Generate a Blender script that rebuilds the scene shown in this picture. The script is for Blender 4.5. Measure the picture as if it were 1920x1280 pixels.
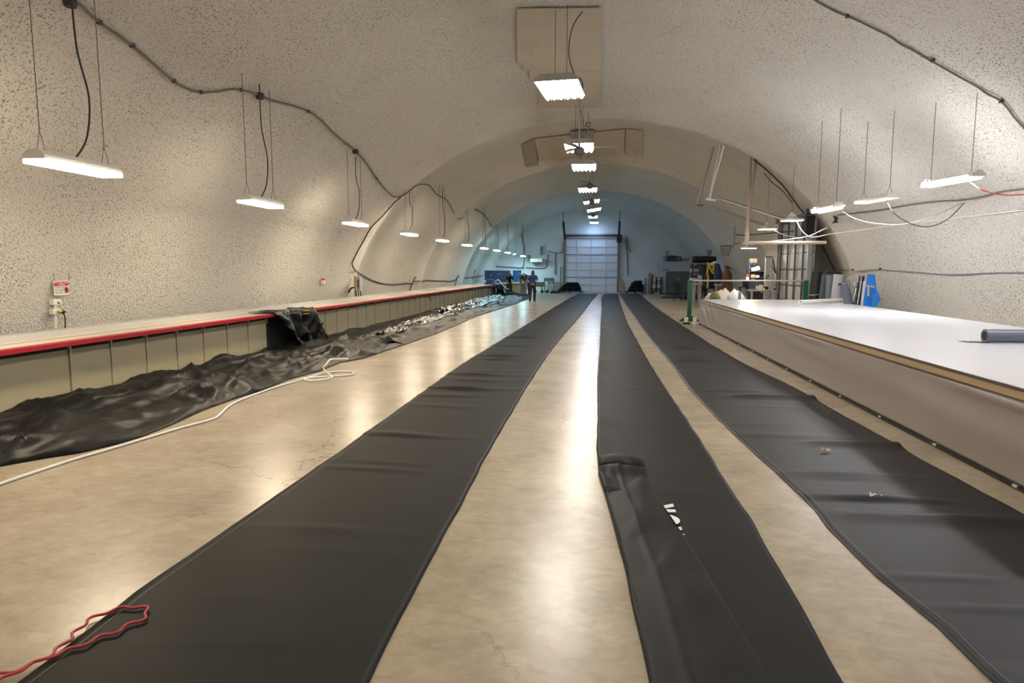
import bpy, bmesh, math, random
import numpy as np
from mathutils import Vector, Matrix, noise as mn

for _o in list(bpy.data.objects):
    bpy.data.objects.remove(_o, do_unlink=True)
SC = bpy.context.scene
COL = SC.collection
random.seed(7)

# ------------------------------------------------------------------ camera, world, exposure
CAM_H, FPX, VX, VY = 1.70, 1230.0, 1112.0, 505.0
_L = math.sqrt((VX - 960) ** 2 + (640 - VY) ** 2 + FPX ** 2)
YAW = math.asin((VX - 960) / _L)
PITCH = math.acos(FPX / _L / math.cos(YAW))
cam_data = bpy.data.cameras.new('camera')
cam_data.sensor_fit = 'HORIZONTAL'
cam_data.sensor_width = 36.0
cam_data.lens = FPX / 1920 * 36.0
cam_data.clip_start = 0.05
cam_data.clip_end = 200
cam = bpy.data.objects.new('camera', cam_data)
COL.objects.link(cam)
cam.location = (0, 0, CAM_H)
cam.rotation_euler = (math.pi / 2 - PITCH, 0, YAW)
SC.camera = cam
world = bpy.data.worlds.new('world')
SC.world = world
world.use_nodes = True
world.node_tree.nodes['Background'].inputs[0].default_value = (0.9, 0.92, 1, 1)
world.node_tree.nodes['Background'].inputs[1].default_value = 0.02
SC.view_settings.view_transform = 'Standard'
SC.view_settings.look = 'None'
SC.view_settings.exposure = 1.20
SC.view_settings.gamma = 1.0
SC.view_settings.use_curve_mapping = False
# lamp strengths (emission of the lamps' own lenses) and colours
L_LEFT = ((1.0, 0.835, 0.60), 32.0)
L_RIGHT = ((0.97, 0.97, 1.0), 30.0)
L_MID = ((1.0, 0.93, 0.84), 40.0)
L_MID2 = ((1.0, 0.92, 0.82), 26.0)
L_FAR = ((0.42, 0.64, 1.0), 19.0)
L_FARSIDE = ((0.50, 0.86, 1.0), 26.0)

# ------------------------------------------------------------------ turning places in the view into places in the hall
FW = Vector((-math.sin(YAW) * math.cos(PITCH), math.cos(YAW) * math.cos(PITCH), -math.sin(PITCH)))
RT = Vector((math.cos(YAW), math.sin(YAW), 0))
UP = RT.cross(FW)
EYE = Vector((0, 0, CAM_H))
def ray(px, py):
    return (FW * FPX + RT * (px - 960) + UP * (640 - py)).normalized()
def PZ(px, py, z=0.0):
    d = ray(px, py); return EYE + d * ((z - CAM_H) / d.z)
def PXX(px, py, x):
    d = ray(px, py); return EYE + d * (x / d.x)
def PY(px, py, y):
    d = ray(px, py); return EYE + d * (y / d.y)

# the hall: a chain of sprayed vaults meeting at arches
ARCH = [-7.0, 20.3, 28.8, 38.2, 50.0]
A0, B0 = 7.76, 6.16
BULGE_R = 1.20
BULGE = [(0.34, 0.62), (0.72, 0.62), (0.72, 0.62), (0.45, 0.35)]
def ab(y, lobe=None, x=-1.0):
    if lobe is None:
        lobe = 0
        while lobe < 3 and y > ARCH[lobe + 1]: lobe += 1
    y0, y1 = ARCH[lobe], ARCH[lobe + 1]
    t = min(1, max(0, (y - y0) / (y1 - y0)))
    s = 1 - (2 * t - 1) ** 2
    return A0 + (BULGE_R if lobe == 0 and x > 0 else BULGE[lobe][0]) * s, B0 + BULGE[lobe][1] * s
def vault_z(x, y):
    a, b = ab(y, None, x); return b * math.sqrt(max(0.0, 1 - (x / a) ** 2))
def vault_x(z, y):
    a, b = ab(y, None, 1.0); return a * math.sqrt(max(0.0, 1 - (z / b) ** 2))
def PS(px, py, off=0.02, ymax=49.9):
    d = ray(px, py); t, st = 1.0, 0.05
    while True:
        p = EYE + d * t
        a, b = ab(p.y, None, p.x)
        if (p.x / a) ** 2 + (p.z / b) ** 2 > 1 or p.y > ymax or p.z < 0: break
        t += st
    p = EYE + d * (t - st / 2)
    a, b = ab(p.y, None, p.x)
    n = Vector((-p.x / a ** 2, 0, -p.z / b ** 2)).normalized()
    return p + n * off

# ------------------------------------------------------------------ materials
def nd(nt, t, **kw):
    n = nt.nodes.new(t)
    for k, v in kw.items():
        if k in n.inputs: n.inputs[k].default_value = v
        else: setattr(n, k, v)
    return n
def mat(name, col, rough=0.6, metal=0.0, var=0.12, scale=6.0, bump=0.0, bscale=40.0, spec=0.5, coat=0.0, stretch=None):
    m = bpy.data.materials.new(name); m.use_nodes = True
    nt = m.node_tree; L = nt.links; b = nt.nodes['Principled BSDF']
    tc = nd(nt, 'ShaderNodeTexCoord')
    src = tc.outputs['Object']
    if stretch:
        mp = nd(nt, 'ShaderNodeMapping'); mp.inputs['Scale'].default_value = stretch
        L.new(src, mp.inputs[0]); src = mp.outputs[0]
    n = nd(nt, 'ShaderNodeTexNoise', Scale=scale, Detail=4.0, Roughness=0.6); L.new(src, n.inputs['Vector'])
    mx = nd(nt, 'ShaderNodeMixRGB'); mx.blend_type = 'MIX'
    c = col
    mx.inputs[1].default_value = (c[0] * (1 - var), c[1] * (1 - var), c[2] * (1 - var), 1)
    mx.inputs[2].default_value = (min(1, c[0] * (1 + var)), min(1, c[1] * (1 + var)), min(1, c[2] * (1 + var)), 1)
    L.new(n.outputs[0], mx.inputs[0]); L.new(mx.outputs[0], b.inputs['Base Color'])
    b.inputs['Roughness'].default_value = rough; b.inputs['Metallic'].default_value = metal
    b.inputs['Specular IOR Level'].default_value = spec
    b.inputs['Coat Weight'].default_value = coat
    if bump:
        n2 = nd(nt, 'ShaderNodeTexNoise', Scale=bscale, Detail=3.0); L.new(src, n2.inputs['Vector'])
        bp = nd(nt, 'ShaderNodeBump', Strength=bump, Distance=0.02)
        L.new(n2.outputs[0], bp.inputs['Height']); L.new(bp.outputs[0], b.inputs['Normal'])
    return m
def emit(name, col, s):
    m = bpy.data.materials.new(name); m.use_nodes = True
    nt = m.node_tree; b = nt.nodes['Principled BSDF']
    b.inputs['Base Color'].default_value = (0.8, 0.8, 0.8, 1)
    b.inputs['Emission Color'].default_value = (*col, 1)
    b.inputs['Emission Strength'].default_value = s
    return m

def wall_material():
    m = bpy.data.materials.new('sprayed_wall'); m.use_nodes = True
    nt = m.node_tree; L = nt.links; b = nt.nodes['Principled BSDF']
    tc = nd(nt, 'ShaderNodeTexCoord'); src = tc.outputs['Object']
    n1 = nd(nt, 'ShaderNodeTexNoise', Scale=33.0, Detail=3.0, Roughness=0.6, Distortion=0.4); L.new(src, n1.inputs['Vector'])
    n2 = nd(nt, 'ShaderNodeTexNoise', Scale=0.55, Detail=4.0, Roughness=0.65); L.new(src, n2.inputs['Vector'])
    n3 = nd(nt, 'ShaderNodeTexNoise', Scale=0.22, Detail=2.0); L.new(src, n3.inputs['Vector'])
    # pit shade and dust painted into the colour, heavier in some patches
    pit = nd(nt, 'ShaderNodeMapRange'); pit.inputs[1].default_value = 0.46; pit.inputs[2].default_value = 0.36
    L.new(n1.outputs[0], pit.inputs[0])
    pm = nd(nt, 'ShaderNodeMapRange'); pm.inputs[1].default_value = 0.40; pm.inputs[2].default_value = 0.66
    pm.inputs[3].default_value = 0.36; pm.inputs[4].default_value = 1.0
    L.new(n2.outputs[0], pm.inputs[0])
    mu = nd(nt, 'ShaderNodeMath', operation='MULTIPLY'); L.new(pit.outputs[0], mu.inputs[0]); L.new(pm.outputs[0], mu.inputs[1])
    base = nd(nt, 'ShaderNodeMixRGB'); base.inputs[1].default_value = (0.86, 0.815, 0.73, 1); base.inputs[2].default_value = (0.90, 0.87, 0.81, 1)
    L.new(n3.outputs[0], base.inputs[0])
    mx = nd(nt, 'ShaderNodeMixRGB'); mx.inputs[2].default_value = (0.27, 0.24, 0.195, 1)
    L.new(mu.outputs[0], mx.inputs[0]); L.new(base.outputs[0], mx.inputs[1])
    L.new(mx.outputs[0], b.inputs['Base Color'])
    b.inputs['Roughness'].default_value = 0.85
    b.inputs['Specular IOR Level'].default_value = 0.25
    bp = nd(nt, 'ShaderNodeBump', Strength=1.0, Distance=0.075)
    L.new(n1.outputs[0], bp.inputs['Height']); L.new(bp.outputs[0], b.inputs['Normal'])
    return m

def floor_material():
    m = bpy.data.materials.new('concrete_floor'); m.use_nodes = True
    nt = m.node_tree; L = nt.links; b = nt.nodes['Principled BSDF']
    tc = nd(nt, 'ShaderNodeTexCoord'); src = tc.outputs['Object']
    n1 = nd(nt, 'ShaderNodeTexNoise', Scale=1.3, Detail=7.0, Roughness=0.66); L.new(src, n1.inputs['Vector'])
    mpf = nd(nt, 'ShaderNodeMapping'); mpf.inputs['Scale'].default_value = (0.8, 1.25, 1); L.new(src, mpf.inputs[0])
    n2 = nd(nt, 'ShaderNodeTexNoise', Scale=9.0, Detail=6.0, Roughness=0.68, Distortion=0.6); L.new(mpf.outputs[0], n2.inputs['Vector'])
    cr = nd(nt, 'ShaderNodeValToRGB'); L.new(n1.outputs[0], cr.inputs[0])
    e = cr.color_ramp.elements
    e[0].position = 0.30; e[0].color = (0.31, 0.252, 0.178, 1); e[1].position = 0.68; e[1].color = (0.455, 0.39, 0.292, 1)
    m1 = nd(nt, 'ShaderNodeMixRGB'); m1.blend_type = 'MULTIPLY'; m1.inputs[0].default_value = 0.6
    c2 = nd(nt, 'ShaderNodeValToRGB'); L.new(n2.outputs[0], c2.inputs[0])
    e = c2.color_ramp.elements
    e[0].position = 0.28; e[0].color = (0.66, 0.62, 0.56, 1); e[1].position = 0.60; e[1].color = (1, 1, 1, 1)
    L.new(cr.outputs[0], m1.inputs[1]); L.new(c2.outputs[0], m1.inputs[2])
    # hairline cracks
    nw = nd(nt, 'ShaderNodeTexNoise', Scale=1.6, Detail=5.0, Roughness=0.7); L.new(src, nw.inputs['Vector'])
    va = nd(nt, 'ShaderNodeVectorMath', operation='MULTIPLY_ADD'); va.inputs[1].default_value = (0.7, 0.7, 0.7)
    L.new(nw.outputs[1], va.inputs[0]); L.new(src, va.inputs[2])
    vo = nd(nt, 'ShaderNodeTexVoronoi', Scale=0.30); vo.feature = 'DISTANCE_TO_EDGE'; L.new(va.outputs[0], vo.inputs['Vector'])
    ck = nd(nt, 'ShaderNodeMapRange'); ck.inputs[1].default_value = 0.0; ck.inputs[2].default_value = 0.0035
    ck.inputs[3].default_value = 0.75; ck.inputs[4].default_value = 0.0
    L.new(vo.outputs['Distance'], ck.inputs[0])
    nm = nd(nt, 'ShaderNodeTexNoise', Scale=0.5, Detail=2.0); L.new(src, nm.inputs['Vector'])
    mr = nd(nt, 'ShaderNodeMapRange'); mr.inputs[1].default_value = 0.45; mr.inputs[2].default_value = 0.58; L.new(nm.outputs[0], mr.inputs[0])
    mm = nd(nt, 'ShaderNodeMath', operation='MULTIPLY'); L.new(ck.outputs[0], mm.inputs[0]); L.new(mr.outputs[0], mm.inputs[1])
    m2 = nd(nt, 'ShaderNodeMixRGB'); m2.inputs[2].default_value = (0.07, 0.05, 0.035, 1)
    L.new(mm.outputs[0], m2.inputs[0]); L.new(m1.outputs[0], m2.inputs[1])
    # dark scuffs
    ns = nd(nt, 'ShaderNodeTexNoise', Scale=6.5, Detail=9.0, Roughness=0.82); L.new(src, ns.inputs['Vector'])
    sr = nd(nt, 'ShaderNodeMapRange'); sr.inputs[1].default_value = 0.58; sr.inputs[2].default_value = 0.80; sr.inputs[4].default_value = 0.8
    L.new(ns.outputs[0], sr.inputs[0])
    m3 = nd(nt, 'ShaderNodeMixRGB'); m3.inputs[2].default_value = (0.12, 0.095, 0.07, 1)
    L.new(sr.outputs[0], m3.inputs[0]); L.new(m2.outputs[0], m3.inputs[1])
    L.new(m3.outputs[0], b.inputs['Base Color'])
    b.inputs['Roughness'].default_value = 0.27
    b.inputs['Specular IOR Level'].default_value = 0.45
    bp = nd(nt, 'ShaderNodeBump', Strength=0.05, Distance=0.02); L.new(n2.outputs[0], bp.inputs['Height']); L.new(bp.outputs[0], b.inputs['Normal'])
    return m

M = {}
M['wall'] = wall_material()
M['floor'] = floor_material()
M['endwall'] = mat('painted_end_wall', (0.60, 0.62, 0.62), 0.8, var=0.10, scale=0.6, bump=0.2, bscale=20)
M['board'] = mat('ceiling_board', (0.52, 0.46, 0.37), 0.8, var=0.10, scale=1.5)
M['board_dark'] = mat('ceiling_board_dark', (0.34, 0.30, 0.25), 0.85, var=0.12, scale=1.5)
M['vinyl'] = mat('black_vinyl', (0.0135, 0.0135, 0.013), 0.5, var=0.22, scale=2.0, spec=0.12)
M['vinyl_blue'] = mat('charcoal_vinyl', (0.0165, 0.0165, 0.0185), 0.45, var=0.22, scale=2.0, spec=0.25)
M['tarp'] = mat('black_tarp', (0.007, 0.007, 0.0072), 0.42, var=0.3, scale=3.0, spec=0.17)
M['plastic'] = mat('glossy_black_plastic', (0.02, 0.02, 0.021), 0.2, var=0.3, scale=3.0, spec=0.7)
M['black'] = mat('matt_black', (0.010, 0.010, 0.011), 0.6)
M['dark'] = mat('dark_grey', (0.05, 0.05, 0.055), 0.6)
M['cable'] = mat('black_cable', (0.035, 0.03, 0.028), 0.55)
M['conduit'] = mat('grey_conduit', (0.17, 0.155, 0.13), 0.6)
M['chain'] = mat('steel_chain', (0.16, 0.14, 0.11), 0.5, metal=0.5)
M['white'] = mat('white_enamel', (0.74, 0.72, 0.68), 0.45, var=0.04)
M['grey'] = mat('grey_paint', (0.36, 0.35, 0.34), 0.5)
M['metal'] = mat('galvanised_steel', (0.46, 0.46, 0.46), 0.4, metal=0.7, var=0.15)
M['darkmetal'] = mat('dark_steel', (0.16, 0.155, 0.15), 0.45, metal=0.6)
M['counter_top'] = mat('worn_white_counter', (0.60, 0.56, 0.50), 0.30, var=0.16, scale=3.0, stretch=(6, 0.5, 1))
M['red'] = mat('red_edge', (0.33, 0.008, 0.018), 0.4, var=0.15)
M['cream'] = mat('cream_panel', (0.40, 0.355, 0.235), 0.5, var=0.06, scale=1.2)
M['ledge'] = mat('grey_ledge', (0.50, 0.49, 0.46), 0.5, var=0.08)
M['laminate'] = mat('white_laminate', (0.77, 0.78, 0.83), 0.24, var=0.035, scale=4.0, stretch=(0.4, 5, 1))
M['plywood'] = mat('plywood_edge', (0.42, 0.30, 0.18), 0.6, var=0.2, scale=8.0, stretch=(1, 0.3, 20))
M['edge_strip'] = mat('brown_metal_strip', (0.13, 0.105, 0.085), 0.45, metal=0.4)
M['skirt'] = mat('taupe_vinyl', (0.30, 0.262, 0.242), 0.42, var=0.06, scale=1.0)
M['green'] = mat('green_paint', (0.018, 0.11, 0.060), 0.4, var=0.15)
M['rope'] = mat('white_rope', (0.80, 0.79, 0.76), 0.7, var=0.06)
M['redcord'] = mat('red_cord', (0.42, 0.035, 0.05), 0.5, var=0.15)
M['orange'] = mat('orange_cable', (0.75, 0.16, 0.10), 0.5)
M['doorpanel'] = mat('door_panel_white', (0.62, 0.64, 0.70), 0.28, var=0.03)
M['tint'] = mat('grey_door_panel', (0.46, 0.46, 0.45), 0.45, var=0.04)
M['pipe'] = mat('tan_pipe', (0.50, 0.41, 0.35), 0.5, var=0.1)
M['wood'] = mat('brown_wood', (0.16, 0.062, 0.030), 0.5, var=0.25, scale=5, stretch=(1, 1, 8))
M['lightwood'] = mat('light_wood', (0.50, 0.36, 0.20), 0.5, var=0.15, scale=5)
M['carton'] = mat('brown_cardboard', (0.34, 0.22, 0.13), 0.8)
M['yellow'] = mat('yellow_paint', (0.62, 0.50, 0.06), 0.5)
M['blue'] = mat('bright_blue', (0.012, 0.20, 0.68), 0.5, var=0.10, scale=3)
M['navy'] = mat('navy_paint', (0.030, 0.055, 0.14), 0.5)
M['signwhite'] = mat('sign_white', (0.78, 0.76, 0.72), 0.4, var=0.03)
M['signred'] = mat('sign_red', (0.55, 0.02, 0.04), 0.4, var=0.03)
M['signblack'] = mat('sign_black', (0.03, 0.03, 0.03), 0.5)
M['print'] = mat('white_print', (0.82, 0.82, 0.80), 0.5, var=0.02)
M['slate'] = mat('slate_blue_vinyl', (0.10, 0.115, 0.16), 0.4, var=0.1)
M['rollgrey'] = mat('blue_grey_roll', (0.19, 0.215, 0.27), 0.4, var=0.15, scale=3, stretch=(8, 8, 0.3))
M['rolllight'] = mat('pale_grey_roll', (0.42, 0.43, 0.48), 0.5, var=0.05)
M['skin'] = mat('skin', (0.52, 0.29, 0.20), 0.5, var=0.08)
M['hair'] = mat('dark_hair', (0.018, 0.014, 0.013), 0.5)
M['shirt_blue'] = mat('navy_shirt', (0.022, 0.055, 0.20), 0.8)
M['shirt_green'] = mat('dark_green_top', (0.015, 0.042, 0.036), 0.8)
M['skirt_print'] = mat('mottled_grey_skirt', (0.26, 0.22, 0.20), 0.8, var=0.7, scale=16)
M['maroon'] = mat('maroon_cloth', (0.10, 0.015, 0.03), 0.8)
M['shoe'] = mat('brown_shoe', (0.07, 0.035, 0.02), 0.5)
M['bag'] = mat('clear_plastic_bag', (0.44, 0.40, 0.36), 0.3, var=0.25, scale=5)
M['bagwhite'] = mat('pale_plastic_bag', (0.52, 0.54, 0.57), 0.35, var=0.12, scale=5)
M['greybox'] = mat('grey_green_door', (0.085, 0.105, 0.105), 0.5, var=0.06)
M['shed'] = mat('pale_grey_shed', (0.38, 0.42, 0.45), 0.6, var=0.05)
M['olive'] = mat('olive_paint', (0.14, 0.16, 0.07), 0.6)

# ------------------------------------------------------------------ mesh building
class MB:
    def __init__(s): s.v = []; s.f = []
    def add(s, v, f):
        o = len(s.v); s.v += [tuple(p) for p in v]; s.f += [tuple(i + o for i in q) for q in f]; return s
    def box(s, c, d, rz=0.0, R=None, taper=1.0):
        hx, hy, hz = d[0] / 2, d[1] / 2, d[2] / 2
        pts = []
        for z, k in ((-hz, 1.0), (hz, taper)):
            for x, y in ((-hx, -hy), (hx, -hy), (hx, hy), (-hx, hy)): pts.append(Vector((x * k, y * k, z)))
        if R is None: R = Matrix.Rotation(rz, 3, 'Z')
        c = Vector(c)
        return s.add([c + R @ p for p in pts], [(3, 2, 1, 0), (4, 5, 6, 7), (0, 1, 5, 4), (1, 2, 6, 5), (2, 3, 7, 6), (3, 0, 4, 7)])
    def boxb(s, x0, x1, y0, y1, z0, z1):
        return s.box(((x0 + x1) / 2, (y0 + y1) / 2, (z0 + z1) / 2), (abs(x1 - x0), abs(y1 - y0), abs(z1 - z0)))
    def tube(s, pts, r, n=6, cap=True):
        pts = [Vector(p) for p in pts]; m = len(pts); rs = r if isinstance(r, (list, tuple)) else [r] * m
        t0 = (pts[1] - pts[0]).normalized()
        ref = Vector((0, 0, 1)) if abs(t0.z) < 0.9 else Vector((1, 0, 0))
        u = t0.cross(ref).normalized(); vs = []
        for i, p in enumerate(pts):
            t = (pts[min(i + 1, m - 1)] - pts[max(i - 1, 0)])
            t = t.normalized() if t.length > 1e-9 else t0
            u = (u - t * u.dot(t)); u = u.normalized() if u.length > 1e-6 else t.orthogonal().normalized()
            w = t.cross(u)
            for k in range(n):
                a = 2 * math.pi * k / n; vs.append(p + (u * math.cos(a) + w * math.sin(a)) * rs[i])
        fs = []
        for i in range(m - 1):
            for k in range(n):
                k2 = (k + 1) % n; fs.append((i * n + k, i * n + k2, (i + 1) * n + k2, (i + 1) * n + k))
        if cap: fs.append(tuple(range(n - 1, -1, -1))); fs.append(tuple((m - 1) * n + k for k in range(n)))
        return s.add(vs, fs)
    def cyl(s, p0, p1, r0, r1=None, n=20): return s.tube([p0, p1], [r0, r0 if r1 is None else r1], n)
    def lathe(s, prof, c=(0, 0, 0), n=24):
        vs = []; fs = []; c = Vector(c)
        for r, z in prof:
            for k in range(n):
                a = 2 * math.pi * k / n; vs.append(c + Vector((r * math.cos(a), r * math.sin(a), z)))
        for i in range(len(prof) - 1):
            for k in range(n):
                k2 = (k + 1) % n; fs.append((i * n + k, i * n + k2, (i + 1) * n + k2, (i + 1) * n + k))
        return s.add(vs, fs)
    def grid(s, P, closed=False):
        nr, nc = len(P), len(P[0]); vs = [p for row in P for p in row]; fs = []
        for i in range(nr - 1):
            for j in range(nc - 1 + (1 if closed else 0)):
                j2 = (j + 1) % nc; fs.append((i * nc + j, i * nc + j2, (i + 1) * nc + j2, (i + 1) * nc + j))
        return s.add(vs, fs)
    def poly(s, pts, th=None):
        n = len(pts)
        if th is None: return s.add(pts, [tuple(range(n))])
        th = Vector(th); q = [Vector(p) + th for p in pts]
        fs = [tuple(range(n - 1, -1, -1)), tuple(range(n, 2 * n))] + [(i, (i + 1) % n, n + (i + 1) % n, n + i) for i in range(n)]
        return s.add(list(pts) + q, fs)
    def ell(s, c, r, nu=14, nv=9, R=None):
        vs = []; fs = []; c = Vector(c)
        for i in range(nv + 1):
            ph = math.pi * i / nv
            for k in range(nu):
                a = 2 * math.pi * k / nu
                p = Vector((r[0] * math.sin(ph) * math.cos(a), r[1] * math.sin(ph) * math.sin(a), r[2] * math.cos(ph)))
                vs.append(c + (R @ p if R else p))
        for i in range(nv):
            for k in range(nu):
                k2 = (k + 1) % nu; fs.append((i * nu + k, (i + 1) * nu + k, (i + 1) * nu + k2, i * nu + k2))
        return s.add(vs, fs)
    def build(s, name, m, parent=None, smooth=False, solid=0.0, bevel=0.0, sub=0):
        me = bpy.data.meshes.new(name)
        off = Vector((0, 0, 0)); q = parent
        while q is not None: off += Vector(q.location); q = q.parent
        me.from_pydata([tuple(Vector(p) - off) for p in s.v], [], s.f)
        me.materials.append(m if not isinstance(m, str) else M[m])
        bm = bmesh.new(); bm.from_mesh(me)
        bmesh.ops.remove_doubles(bm, verts=bm.verts, dist=1e-5)
        if not solid: bmesh.ops.recalc_face_normals(bm, faces=bm.faces)
        bm.to_mesh(me); bm.free()
        if smooth: me.polygons.foreach_set('use_smooth', [True] * len(me.polygons))
        o = bpy.data.objects.new(name, me); COL.objects.link(o)
        if parent is not None: o.parent = parent
        if solid:
            d = o.modifiers.new('thickness', 'SOLIDIFY'); d.thickness = abs(solid); d.offset = 1.0 if solid > 0 else -1.0
        if bevel:
            d = o.modifiers.new('bevel', 'BEVEL'); d.width = bevel; d.segments = 2; d.limit_method = 'ANGLE'
        if sub:
            d = o.modifiers.new('sub', 'SUBSURF'); d.levels = sub; d.render_levels = sub
        return o
def B(): return MB()
def thing(name, label, cat, loc=(0, 0, 0), group=None):
    o = bpy.data.objects.new(name, None); COL.objects.link(o); o.location = loc; o.empty_display_size = 0.1
    o['label'] = label; o['category'] = cat
    if group: o['group'] = group
    return o
def tag(o, label, cat, group=None, kind=None):
    o['label'] = label; o['category'] = cat
    if group: o['group'] = group
    if kind: o['kind'] = kind
    return o
def struct(o): o['kind'] = 'structure'; return o
def copy_thing(o):
    c = o.copy(); COL.objects.link(c)
    for ch in o.children:
        d = ch.copy(); COL.objects.link(d); d.parent = c
        for g in ch.children:
            e = g.copy(); COL.objects.link(e); e.parent = d
    return c
def smooth_path(pts, n=6):
    pts = [Vector(p) for p in pts]; out = []
    for i in range(len(pts) - 1):
        p0, p1, p2, p3 = pts[max(i - 1, 0)], pts[i], pts[i + 1], pts[min(i + 2, len(pts) - 1)]
        for k in range(n):
            t = k / n
            out.append(0.5 * ((2 * p1) + (p2 - p0) * t + (2 * p0 - 5 * p1 + 4 * p2 - p3) * t * t + (3 * p1 - p0 - 3 * p2 + p3) * t ** 3))
    out.append(pts[-1]); return out
def fb(x, y=0.0, z=0.0): return mn.noise(Vector((x, y, z)))
def text_mesh(body, size, name, m, parent, origin, ux, uy, align='LEFT', squeeze=1.0, th=0.001):
    cu = bpy.data.curves.new(name, 'FONT'); cu.body = body; cu.size = size; cu.align_x = align; cu.resolution_u = 2
    t = bpy.data.objects.new(name, cu); COL.objects.link(t)
    dg = bpy.context.evaluated_depsgraph_get(); me0 = bpy.data.meshes.new_from_object(t.evaluated_get(dg))
    bpy.data.objects.remove(t, do_unlink=True)
    ux = Vector(ux).normalized(); uy = Vector(uy).normalized(); o = Vector(origin)
    mb = B(); mb.add([o + ux * v.co.x * squeeze + uy * v.co.y for v in me0.vertices], [tuple(p.vertices) for p in me0.polygons])
    return mb.build(name, m, parent)
# ------------------------------------------------------------------ the hall itself
def vault_strips():
    parts = {'wall_left': B(), 'ceiling': B(), 'wall_right': B()}
    NT = 72
    tl = 14
    for lobe in range(4):
        y0, y1 = ARCH[lobe], ARCH[lobe + 1]
        n = int((y1 - y0) / (0.25 if lobe == 1 else 0.5))
        ys = [y0 + (y1 - y0) * i / n for i in range(n + 1)]
        rows = []
        for y in ys:
            a, b = ab(y, lobe); a2 = ab(y, lobe, 1.0)[0]
            rows.append([(-(a if k < NT / 2 else a2) * math.cos(math.pi * k / NT), y, b * math.sin(math.pi * k / NT)) for k in range(NT + 1)])
        for nm, k0, k1 in (('wall_left', 0, tl), ('ceiling', tl, NT - tl), ('wall_right', NT - tl, NT)):
            sub = [r[k0:k1 + 1] for r in rows]
            parts[nm].grid(sub)
    for nm, mb in parts.items():
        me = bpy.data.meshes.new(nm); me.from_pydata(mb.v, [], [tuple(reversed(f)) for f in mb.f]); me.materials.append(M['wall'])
        me.polygons.foreach_set('use_smooth', [True] * len(me.polygons))
        o = bpy.data.objects.new(nm, me); COL.objects.link(o); struct(o)
vault_strips()
mb = B(); mb.boxb(-9.2, 9.2, ARCH[0] - 0.3, 51.0, -0.25, 0.0); struct(mb.build('floor', 'floor'))
def endwall(y, th, nm, m):
    a, b = A0 + 0.12, B0 + 0.12
    pts = [(-a * math.cos(math.pi * k / 40), y, b * math.sin(math.pi * k / 40)) for k in range(41)]
    mb = B(); mb.poly(pts, (0, th, 0)); struct(mb.build(nm, m))
endwall(50.0, 0.3, 'wall_back', 'endwall')
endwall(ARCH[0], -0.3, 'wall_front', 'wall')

# patches of board on the vault
def shell_patch(quad, off, nu=10, nv=6):
    # quad of view points a,b,c,d laid on the vault, top edge a-b, bottom edge d-c
    g = []
    for i in range(nv + 1):
        row = []
        for j in range(nu + 1):
            u, v = j / nu, i / nv
            px = (quad[0][0] * (1 - u) + quad[1][0] * u) * (1 - v) + (quad[3][0] * (1 - u) + quad[2][0] * u) * v
            py = (quad[0][1] * (1 - u) + quad[1][1] * u) * (1 - v) + (quad[3][1] * (1 - u) + quad[2][1] * u) * v
            row.append(PS(px, py, off))
        g.append(row)
    return B().grid(g)
patch = thing('ceiling_patch', 'stepped patch of flat beige boards on the vault crown above the large hanging light', 'ceiling board')
for q, off in (([(968, 12), (1127, 10), (1127, 116), (969, 115)], 0.055), ([(979, 113), (1127, 112), (1127, 131), (980, 130)], 0.04),
               ([(992, 129), (1127, 128), (1127, 147), (993, 150)], 0.055), ([(1008, 147), (1127, 146), (1127, 200), (1009, 199)], 0.04)):
    shell_patch(q, off).build('board', 'board', patch, solid=0.02)
# boards in the second lobe, seen past the first arch: laid on the crown as real rectangles
def crown_patch(x0, x1, y0, y1, off, m, parent, name='board'):
    g = [[(x, y, vault_z(x, y) - off) for x in np.linspace(x0, x1, 10)] for y in np.linspace(y0, y1, 6)]
    return B().grid(g).build(name, m, parent, solid=0.02)
def yc(py, x=0.0):   # distance at which the crown of the second lobe shows at this height
    best = None
    for k in range(200):
        y = 20.4 + k * 0.04
        v = Vector((x, y, vault_z(x, y))) - EYE
        q = 640 - FPX * v.dot(UP) / v.dot(FW)
        if best is None or abs(q - py) < best[0]: best = (abs(q - py), y)
    return best[1]
p2 = thing('ceiling_patch', 'grey and beige boards on the vault crown just behind the first arch', 'ceiling board')
for q, off, m_ in (([(1002, 258), (1172, 240), (1170, 288), (1010, 300)], 0.05, 'board'), ([(979, 268), (1002, 258), (1009, 307), (986, 312)], 0.05, 'board_dark'),
                  ([(1068, 243), (1113, 240), (1113, 266), (1070, 268)], 0.09, 'board_dark'), ([(1175, 240), (1206, 243), (1204, 293), (1172, 288)], 0.05, 'board')):
    shell_patch(q, off).build('board', m_, p2, solid=0.02)
mb = B(); mb.poly([PY(1021, 300, 23.5), PY(1070, 294, 23.5), PY(1069, 299, 23.5), PY(1022, 316, 23.5)], (0, 0.03, 0))
mb.build('flap', 'board_dark', p2)

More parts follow.
